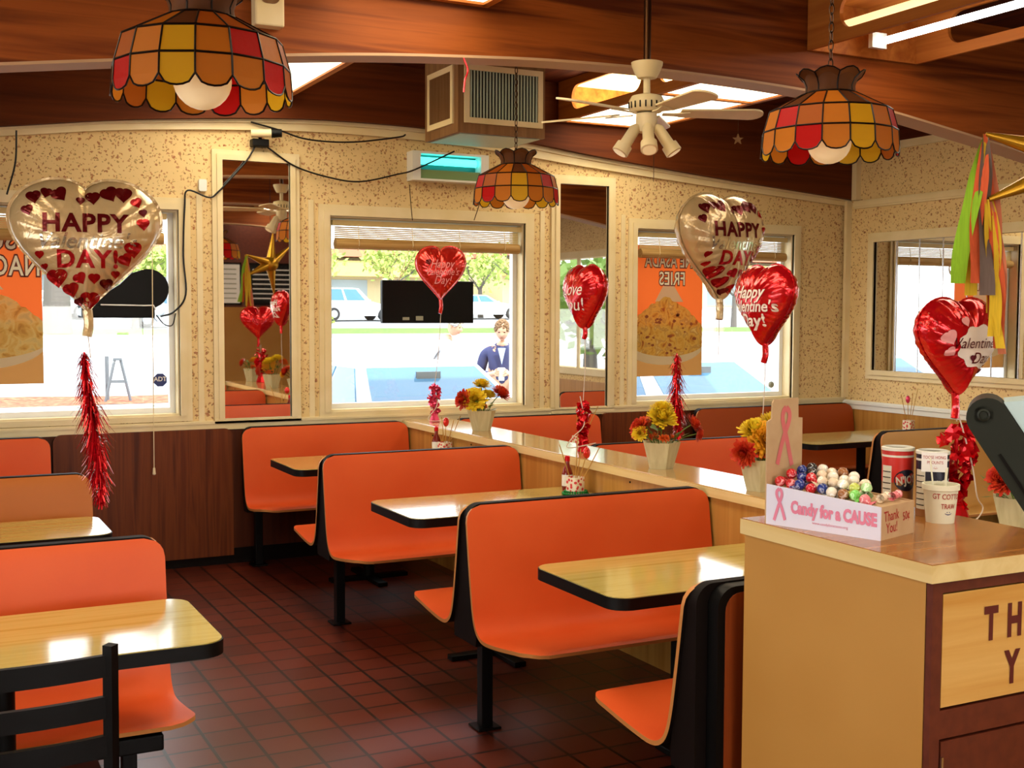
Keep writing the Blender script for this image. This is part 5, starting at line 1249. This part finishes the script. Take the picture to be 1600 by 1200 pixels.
tag(mb.build('grass_strip', M['grass'], smooth=0), 'strip of green grass along the far side of the street', 'grass', kind='stuff')
struct(MB().box(-30, 90, 45.7, 46, slope(46)-.1, slope(46)+.13).build('kerb', M['concrete'], smooth=0))
mb = MB(); mb.grid([[(-6+1.0*i, y, GZ+.16+.02*math.sin(i*5+y*9)) for i in range(13)] for y in (21.75, 22.5, 23.3, 24.3)])
tag(mb.build('mulch_bed', M['mulch']), 'reddish bark mulch bed seen low through the big window', 'mulch', kind='stuff')
struct(MB().box(-8, 6.2, 21.4, 21.72, GZ-.1, GZ+.17).build('kerb.001', M['concrete'], smooth=0))
# grey A-frame stand and post by the mulch bed
a = thing('a_frame_stand', 'grey metal A-frame stand on the mulch bed outside the big window', 'stand', (3.42, 22.4, GZ+.17))
M['greymetal'] = mat('grey_metal', srgb(92, 100, 106), .5)
for s in (-1, 1): MB().tube([(s*.22, 0, 0), (s*.05, 0, .77)], .028, 6).build('leg', M['greymetal'], a)
MB().box(-.13, .13, -.02, .02, .34, .39).build('cross_bar', M['greymetal'], a, smooth=0); MB().box(-.07, .07, -.05, .05, .75, .79).build('head', M['greymetal'], a, smooth=0)
tag(MB().tube([(3.30, 22.85, GZ+.16), (3.30, 22.85, GZ+.98)], .035, 8).build('bollard', M['greymetal']), 'grey metal post beside the A-frame stand', 'post')

# cars -------------------------------------------------------------------------------------
M['tyre'] = mat('tyre_rubber', srgb(40, 40, 42), .8); M['rim'] = mat('wheel_rim', srgb(170, 176, 180), .3, .6); M['carglass'] = mat('car_glass', srgb(66, 112, 146), .08, 0, .6); M['lightlens'] = mat('lamp_lens', srgb(220, 220, 214), .2)
def car(loc, rz, label, paint, suv=False, group=None, roofp=None):
    r = thing('car', label, 'car', loc, rz, group); hb = .98 if suv else .92; ht = 1.68 if suv else 1.34
    st = [(-2.3, .62, .42, .62), (-2.2, .78, .30, .70), (-1.5, .86, .26, .80), (-.78, .88, .24, hb-.02), (.2, .89, .24, hb), (1.3, .88, .24, hb), (2.0, .86, .28, hb-.02 if not suv else hb), (2.3, .76, .34, hb-.08), (2.36, .66, .42, hb-.2)]
    rows = []
    for y, w, z0, z1 in st:
        rows.append([(w*.92, y, z0), (w, y, z0+(z1-z0)*.35), (w*.98, y, z0+(z1-z0)*.75), (w*.88, y, z1), (0, y, z1+.03), (-w*.88, y, z1), (-w*.98, y, z0+(z1-z0)*.75), (-w, y, z0+(z1-z0)*.35), (-w*.92, y, z0)])
    mb = MB(); mb.grid([q[::-1] for q in rows], closed=True); mb.add(rows[0], [tuple(range(9))]); mb.add(rows[-1], [tuple(range(9))])
    mb.build('body', paint, r, smooth=50)
    yr = 2.1 if suv else 1.75
    lo = [(-.80, -.72), (.80, -.72), (.80, yr), (-.80, yr)]; y0, y1 = (-.05, 1.75) if suv else (.02, 1.15)
    up = [(-.60, y0), (.60, y0), (.60, y1), (-.60, y1)]
    mb = MB()
    cab = lambda t: [((1-t)*a[0]+t*b[0], (1-t)*a[1]+t*b[1], hb-.04+(ht-.03-hb+.04)*t) for a, b in zip(lo, up)]
    C0, C1 = cab(0), cab(1); mb.grid([C0, C1], closed=True); mb.build('cabin_pillars', paint, r, smooth=0); mb = MB()
    mb.grid([[( -.60+1.2*i/6, y, ht-.03+.035*(1-((i-3)/3)**2)*(1-((2*(y-y0)/(y1-y0)-1))**4)) for i in range(7)] for y in [y0+(y1-y0)*k/8 for k in range(9)]])
    mb.build('cabin_roof', roofp or paint, r, smooth=40)
    def pane(i, name, a=.08, b=.92, c=.12, d=.92, o=.012):
        P0, P1, Q0, Q1 = Vector(C0[i]), Vector(C0[(i+1) % 4]), Vector(C1[i]), Vector(C1[(i+1) % 4])
        q = lambda u, v: (P0.lerp(P1, u)).lerp(Q0.lerp(Q1, u), v)
        nn = (P1-P0).cross(Q0-P0).normalized()*o; m_ = MB(); vs = [q(a, c), q(b, c), q(b, d), q(a, d)]; m_.add([v+nn for v in vs]+[v-nn*.2 for v in vs], [(0, 1, 2, 3), (7, 6, 5, 4), (0, 1, 5, 4), (1, 2, 6, 5), (2, 3, 7, 6), (3, 0, 4, 7)]); m_.build(name, M['carglass'], r, smooth=0)
    pane(0, 'windshield', .05, .95); pane(2, 'rear_window'); 
    for i in (1, 3): pane(i, 'side_window', .10, .47); pane(i, 'side_window', .52, .90)
    MB().box(-.12, .12, -.22, -.19, ht-.16, ht-.09).build('rear_view_mirror', M['greymetal'], r, smooth=0)
    for sx in (-1, 1):
        MB().ball((sx*.94, -.55, hb+.02), .09, 10, 8, 0, (1, .6, .7)).build('side_mirror', paint, r)
        MB().box(sx*.55-.12, sx*.55+.12, -2.3, -2.22, .58, .70).build('headlight', M['lightlens'], r, smooth=0)
        for y in (-1.4, 1.42):
            w = MB().lathe([(.10, -.11), (.30, -.11), (.33, -.08), (.33, .08), (.30, .11), (.10, .11)], 22, (sx*.80, y, .33), 0, Matrix.Rotation(PI/2, 3, 'Y')).build('wheel', M['tyre'], r)
            MB().lathe([(.001, .115), (.19, .118), (.21, .10)], 12, (sx*.80, y, .33), 0, Matrix.Rotation(sx*PI/2, 3, 'Y'), True).build('hub_cap', M['rim'], w, smooth=0)
    return r
P = lambda n_, r_, g_, b_: mat(n_, srgb(r_, g_, b_), .25, .1, .5, coat=.6)
silver = P('silver_blue_paint', 186, 198, 206); whitep = P('white_car_paint', 232, 234, 236); bluep = P('dark_blue_paint', 70, 92, 120); greyp = P('grey_car_paint', 150, 158, 166)
car((4.35, 10.45, GZ), 0, 'pale blue grey sedan parked nose-in outside the centre window', silver, roofp=P('blue_grey_roof_paint', 92, 112, 126))
car((7.35, 10.3, GZ), 0, 'white sedan parked nose-in outside the fries poster window', whitep)
FG = 'cars parked across the street'
def far(x, y, rz, lab, pt, suv=False): car((x, y, slope(y)+.02), rz, lab, pt, suv, FG)
far(20.6, 58.5, PI/2+.1, 'white sport utility car across the street, left of the hanging black sign', whitep, True)
far(14.9, 59.0, PI/2, 'dark blue car across the street at the left edge of the centre window', bluep)
far(10.6, 53.0, PI/2, 'grey blue sport utility car seen under the black shaped sign', greyp, True)
far(29.0, 60.5, PI/2, 'white car across the street beyond the hanging black sign', whitep)
far(34.5, 53.5, -PI/2+.2, 'grey car across the street beside the fries poster', greyp)
far(6.0, 60.0, PI/2, 'white car far across the street behind the tree trunk', whitep)

# planting and buildings across the street ----------------------------------------------------
M['bark'] = mat('tree_bark', srgb(98, 92, 86), .9); M['leafy'] = mat('spring_leaves', srgb(166, 184, 92), .7); M['leafd'] = mat('deep_leaves', srgb(110, 140, 60), .7)
def tree(loc, h, rt, label, leaves=300, lm='leafy', crown=2.2, seed=1, grp='trees along the street', fork=.42):
    rr = random.Random(seed); r = thing('tree', label, 'tree', loc, rr.uniform(0, 6), grp); mb = MB(); tips = []
    mb.tube([(0, 0, 0), (.02, .01, h*.2), (.05, 0, h*fork)], [rt*1.35, rt, rt*.8], 10)
    def branch(p, d, L_, R, k):
        e = p+d*L_; mid = p+d*L_*.5+Vector((rr.uniform(-.1, .1), rr.uniform(-.1, .1), .05))*L_; mb.tube([p, mid, e], [R, R*.75, R*.5], 5); tips.append(e); tips.append(mid)
        if k:
            for _ in range(3): branch(e if rr.random() < .7 else mid, (d+Vector((rr.uniform(-.8, .8), rr.uniform(-.8, .8), rr.uniform(-.3, .6)))).normalized(), L_*rr.uniform(.55, .8), R*.5, k-1)
    for i in range(5):
        a = 2*PI*i/5+rr.uniform(-.4, .4); branch(Vector((.05, 0, h*fork*rr.uniform(.8, 1))), Vector((math.cos(a)*.8, math.sin(a)*.8, rr.uniform(.5, 1.1))).normalized(), h*.2, rt*.4, 2)
    mb.build('trunk', M['bark'], r, smooth=50)
    if leaves:
        lf = MB()
        for i in range(leaves):
            c = rr.choice(tips)+Vector((rr.gauss(0, .35), rr.gauss(0, .35), rr.gauss(0, .35)))*crown*.3; s = rr.uniform(.07, .16)*crown*.5
            u = Vector((rr.uniform(-1, 1), rr.uniform(-1, 1), rr.uniform(-1, 1))).normalized(); v = u.orthogonal().normalized()
            lf.add([c-u*s, c+v*s*.5, c+u*s, c-v*s*.5], [(0, 1, 2, 3)])
        lf.build('foliage', M[lm], r, smooth=0, fix=False)
tree((5.1, 47.5, slope(47.5)+.1), 11, .42, 'thick pale tree trunk on grass strip behind the white balloon', 500, seed=1, fork=.36)
for i, (x, y, h, n_, lab) in enumerate(((8.6, 51.5, 5.5, 700, 'leafy street tree seen behind the black shaped sign'), (15.2, 62, 5.5, 800, 'pale leafy tree at the left edge of the centre window'), (19.8, 64, 6, 900, 'wide leafy tree behind the white sport utility car'), (24.6, 63, 6, 900, 'leafy tree behind the hanging black sign'), (25.4, 48.5, 6, 140, 'thin bare street tree at the right edge of the centre window'), (29.6, 62, 6, 700, 'leafy tree farther back beyond the centre window'), (40, 52, 6, 0, 'bare branched tree seen through the fries poster window'), (36, 60, 6, 500, 'leafy tree beyond the grey car'), (11.0, 64, 6, 800, 'leafy tree far behind the grey blue car'))):
    tree((x, y, slope(y)), h, .13, lab, n_, 'leafy', 3.0, 20+i, fork=.30)
for i, (x, y, s, lab) in enumerate(((17.9, 56, .7, 'round green shrub between the dark blue car and white sport utility car'), (27.2, 51, .7, 'yellow green shrub at the right edge of the centre window'), (25.5, 49, .5, 'low green shrub by the thin street tree'), (12.2, 56, .6, 'bright green shrub beside the grey blue car'))):
    rr = random.Random(i+3); mb = MB()
    for k in range(260):
        a, e = rr.uniform(0, 2*PI), math.asin(rr.uniform(0, 1)); c = Vector((math.cos(a)*math.cos(e)*1.3, math.sin(a)*math.cos(e), math.sin(e)))*s*rr.uniform(.6, 1); u = Vector((rr.uniform(-1, 1), rr.uniform(-1, 1), rr.uniform(-.2, 1))).normalized(); v = u.orthogonal().normalized(); q = .16*s
        mb.add([c-u*q, c+v*q*.5, c+u*q, c-v*q*.5], [(0, 1, 2, 3)])
    o = mb.build('shrub', M['leafy'], smooth=0, fix=False); o.location = (x, y, slope(y)); tag(o, lab, 'shrub', 'shrubs across the street')
M['stucco'] = mat('cream_stucco', srgb(226, 206, 160), .8); M['fascia'] = mat('yellow_fascia', srgb(232, 200, 110), .7); M['shopglass'] = mat('shop_glass', srgb(170, 184, 190), .15); M['rooft'] = mat('terracotta_roof', srgb(200, 120, 90), .8)
def shop(x, y, w, h, label, n_):
    b = thing('shop_building', label, 'building', (x, y, slope(y)-.1), 0, 'buildings across the street')
    MB().box(-w/2, w/2, 0, 8, 0, h).build('walls', M['stucco'], b, smooth=0); MB().box(-w/2-.4, w/2+.4, -1.6, 0, h*.62, h*.92).build('fascia', M['fascia'], b, smooth=0); MB().box(-w/2-.6, w/2+.6, -1.9, 8.3, h, h+.5).build('roof', M['rooft'], b, smooth=0)
    for i in range(n_):
        u = -w/2+w*(i+.5)/n_; MB().box(u-w/n_*.36, u+w/n_*.36, -.05, .02, .3, h*.56).build('shop_window', M['shopglass'], b, smooth=0); MB().box(u+w/n_*.5-.2, u+w/n_*.5+.2, -1.5, -1.2, 0, h*.62).build('pillar', M['stucco'], b, smooth=0)
shop(18, 78, 34, 3.4, 'cream shop building behind the trees beyond the centre window', 6)
shop(56, 78, 34, 3.8, 'cream and yellow shop building beyond the fries poster window', 6)
# side of the building seen in the narrow mirror
for i, (x, y) in enumerate(((11, -1.5), (12.5, -5.5), (15, -3), (10.5, 4))):
    tree((x, y, GZ), 5, .14, ['leafy green tree outside the side window', 'second green tree outside the side window', 'green tree at the corner outside the side window', 'green tree far outside the side window'][i], 900, 'leafd', 2.6, 50+i, 'trees beside the building', .22)

# ================================================================== PEOPLE OUTSIDE
SKIN = mat('skin', srgb(222, 170, 140), .5, sub=.1)
def skin_mesh(name, J, E, m, parent, root=0, sub=2):
    me = bpy.data.meshes.new(name); me.from_pydata([j[0] for j in J], E, []); me.materials.append(m)
    o = bpy.data.objects.new(name, me); COL.objects.link(o); o.parent = parent
    md = o.modifiers.new('skin', 'SKIN'); md.use_smooth_shade = True
    for v, j in zip(me.skin_vertices[0].data, J): v.radius = j[1] if isinstance(j[1], tuple) else (j[1], j[1])
    me.skin_vertices[0].data[root].use_root = True
    s = o.modifiers.new('sub', 'SUBSURF'); s.levels = sub; s.render_levels = sub
    return o
def person(loc, rz, label, top, trousers, hair, lean=0.0, arms='cup', scale=1.0):
    r = thing('person', label, 'person', loc, rz); r.scale = (scale,)*3
    # faces -y; joints in metres
    yl = lambda z: -lean*max(0, z-.95)
    q = lambda x, y, z: (x, y+yl(z), z-.12*lean*max(0, z-.95))
    hb = .12
    # body (skin): neck + head + forearms + hands in one continuous mesh
    H = [(q(0, .0, 1.0), (.15, .11)), (q(0, .01, 1.2), (.155, .11)), (q(0, .0, 1.38), (.17, .105)), (q(0, .0, 1.47), (.07, .065)), (q(0, -.015, 1.54), (.055, .058))]
    E = [(0, 1), (1, 2), (2, 3), (3, 4)]
    def add(p, rad, prev): H.append((p, rad)); E.append((prev, len(H)-1)); return len(H)-1
    for s in (-1, 1):
        a = add(q(s*.15, 0, 1.41), .065, 2); b = add(q(s*.20, .01, 1.38), .058, a); e = add(q(s*.26, .02, 1.13), .045, b)
        if arms == 'cup': w = add(q(s*.13, -.24, 1.14), .032, e); h = add(q(s*.075, -.30, 1.16), (.030, .022), w)
        else: w = add(q(s*.24, -.20, .98), .032, e); h = add(q(s*.22, -.28, .95), (.034, .02), w)
        for f_ in range(4):
            k = add(q(s*(.05 if arms == 'cup' else .20+.012*f_), -.335-.004*f_, 1.19-.018*f_ if arms == 'cup' else .935), .0095, h); add(q(s*(.012 if arms == 'cup' else .19+.016*f_), -.355, 1.192-.018*f_ if arms == 'cup' else .915), .0085, k)
        k = add(q(s*(.06 if arms == 'cup' else .18), -.29, 1.20 if arms == 'cup' else .95), .010, h); add(q(s*(.03 if arms == 'cup' else .165), -.315, 1.215 if arms == 'cup' else .935), .009, k)
    for s in (-1, 1):
        a = add(q(s*.09, 0, .92), .10, 0); b = add((s*.10, -.01, .50), .065, a); c_ = add((s*.10, .02, .10), .042, b); add((s*.105, -.12, .045), .04, c_)
    skin_mesh('body', H, E, SKIN, r)
    # head with face
    hc = Vector(q(0, -.035, 1.645)); hd = MB(); n, m_ = 28, 22; rows = []
    tilt = Matrix.Rotation(.38, 3, 'X')
    for i in range(m_+1):
        ph = PI*i/m_; row = []
        for k in range(n):
            th = 2*PI*k/n; x = .077*math.sin(ph)*math.cos(th); y = .098*math.sin(ph)*math.sin(th); z = .118*math.cos(ph)
            if z < -.02: x *= 1-.30*((-z-.02)/.098)**1.3; y = y*(1-.12*(-z/.118))-.004
            f_ = max(0, -math.sin(th))*math.sin(ph)
            if abs(x) < .022 and -.042 < z < .02 and f_ > .5: y -= .024*(1-abs(x)/.022)*max(0, 1-abs(z+.018)/.04)
            if f_ > .6 and .006 < z < .026 and .014 < abs(x) < .05: y += .007
            if f_ > .6 and .026 < z < .04: y -= .004
            if f_ > .7 and -.072 < z < -.055 and abs(x) < .028: y -= .005
            row.append(hc+tilt @ Vector((x, y, z)))
        rows.append(row)
    hd.grid(rows, closed=True)
    for s in (-1, 1): hd.ball(hc+tilt @ Vector((s*.078, .008, -.005)), .028, 10, 8, 0, (.35, .7, 1.1))
    hd.build('head', SKIN, r, smooth=80)
    dk = M['dark']; e_ = MB()
    for s in (-1, 1): e_.ball(hc+tilt @ Vector((s*.03, -.086, .012)), .009, 8, 6, 0, (1.5, .6, .6))
    e_.build('eyes', dk, r); MB().ball(hc+tilt @ Vector((0, -.09, -.062)), .018, 10, 6, 0, (1.3, .4, .22)).build('mouth', mat('lips', srgb(176, 110, 96), .5), r)
    hr = MB(); rr = random.Random(9)
    for i in range(260):
        th = rr.uniform(0, 2*PI); ph = math.acos(rr.uniform(.05, 1)); v = Vector((.081*math.sin(ph)*math.cos(th), .102*math.sin(ph)*math.sin(th)+.006, .121*math.cos(ph)+.004))
        if v.y < -.062 and v.z < .066: continue
        hr.ball(hc+tilt @ v, .017, 6, 5, 0, (1, 1, .7))
    hr.build('hair', hair, r)
    # clothing follows the body
    T = [(q(0, .0, .93), (.17, .125)), (q(0, .01, 1.15), (.175, .125)), (q(0, .0, 1.36), (.185, .12)), (q(0, .01, 1.455), (.085, .08))]; TE = [(0, 1), (1, 2), (2, 3)]
    def addt(p, rad, prev): T.append((p, rad)); TE.append((prev, len(T)-1)); return len(T)-1
    for s in (-1, 1):
        a = addt(q(s*.15, 0, 1.405), .078, 2); b = addt(q(s*.205, .01, 1.375), .072, a); e = addt(q(s*.265, .02, 1.13), .060, b)
        if arms == 'cup': addt(q(s*.15, -.215, 1.14), .046, e)
        else: addt(q(s*.245, -.17, .99), .046, e)
    skin_mesh('jacket' if arms == 'cup' else 'shirt', T, TE, top, r)
    Q = [(q(0, 0, .96), (.16, .12)), (q(.09, 0, .85), (.105, .11)), ((.10, -.01, .50), .082), ((.10, .02, .10), .065), (q(-.09, 0, .85), (.105, .11)), ((-.10, -.01, .50), .082), ((-.10, .02, .10), .065)]
    skin_mesh('trousers', Q, [(0, 1), (1, 2), (2, 3), (0, 4), (4, 5), (5, 6)], trousers, r)
    mb = MB()
    for s in (-1, 1): mb2 = MB(); mb2.ball((s*.105, -.08, .04), .055, 12, 8, 0, (.9, 2.3, .8)); mb2.build('shoe', dk, r)
    # collar
    cl = MB(); cl.tube([q(.075*math.cos(t), .065*math.sin(t)+.0, 1.475+.02*math.sin(t)) for t in [-PI/2+.35+i*(2*PI-.7)/16 for i in range(17)]], .016, 6); cl.build('collar', top if arms == 'cup' else M['white'], r)
    if arms == 'cup':
        MB().prism([(-.045, 1.44), (.045, 1.44), (0, 1.25)], 0, .01, lambda u, v, a: (u, yl(v)-.122-a-.01*(1.44-v), v)).build('shirt_front', mat('pale_blue_shirt', srgb(190, 210, 240), .7), r)
    return r
navy = mat('navy_wool', srgb(52, 60, 104), .8); wht = mat('white_cotton', srgb(206, 208, 214), .8); trs = mat('grey_trousers', srgb(90, 92, 100), .8)
hairb = mat('brown_hair', srgb(126, 96, 66), .7); hairw = mat('white_hair', srgb(168, 166, 162), .7)
person((5.98, 11.95, GZ), math.radians(-30), 'person in navy jacket looking down at a white cup outside centre window', navy, trs, hairb, .10, 'cup', .98)
cup = thing('paper_cup', 'white lidded paper cup held by the person in navy jacket', 'cup', (5.818, 11.655, GZ+1.06), 0)
MB().lathe([(.001, 0), (.032, 0), (.042, .12), (.001, .12)], 18).build('cup_body', M['white'], cup); MB().lathe([(.045, .118), (.045, .128), (.036, .14), (.001, .14)], 18).build('cup_lid', M['white'], cup)
person((5.78, 13.55, GZ), math.radians(35), 'white haired person in white shirt leaning over beside the pale sedan', wht, trs, hairw, .45, 'lean', 1.02)
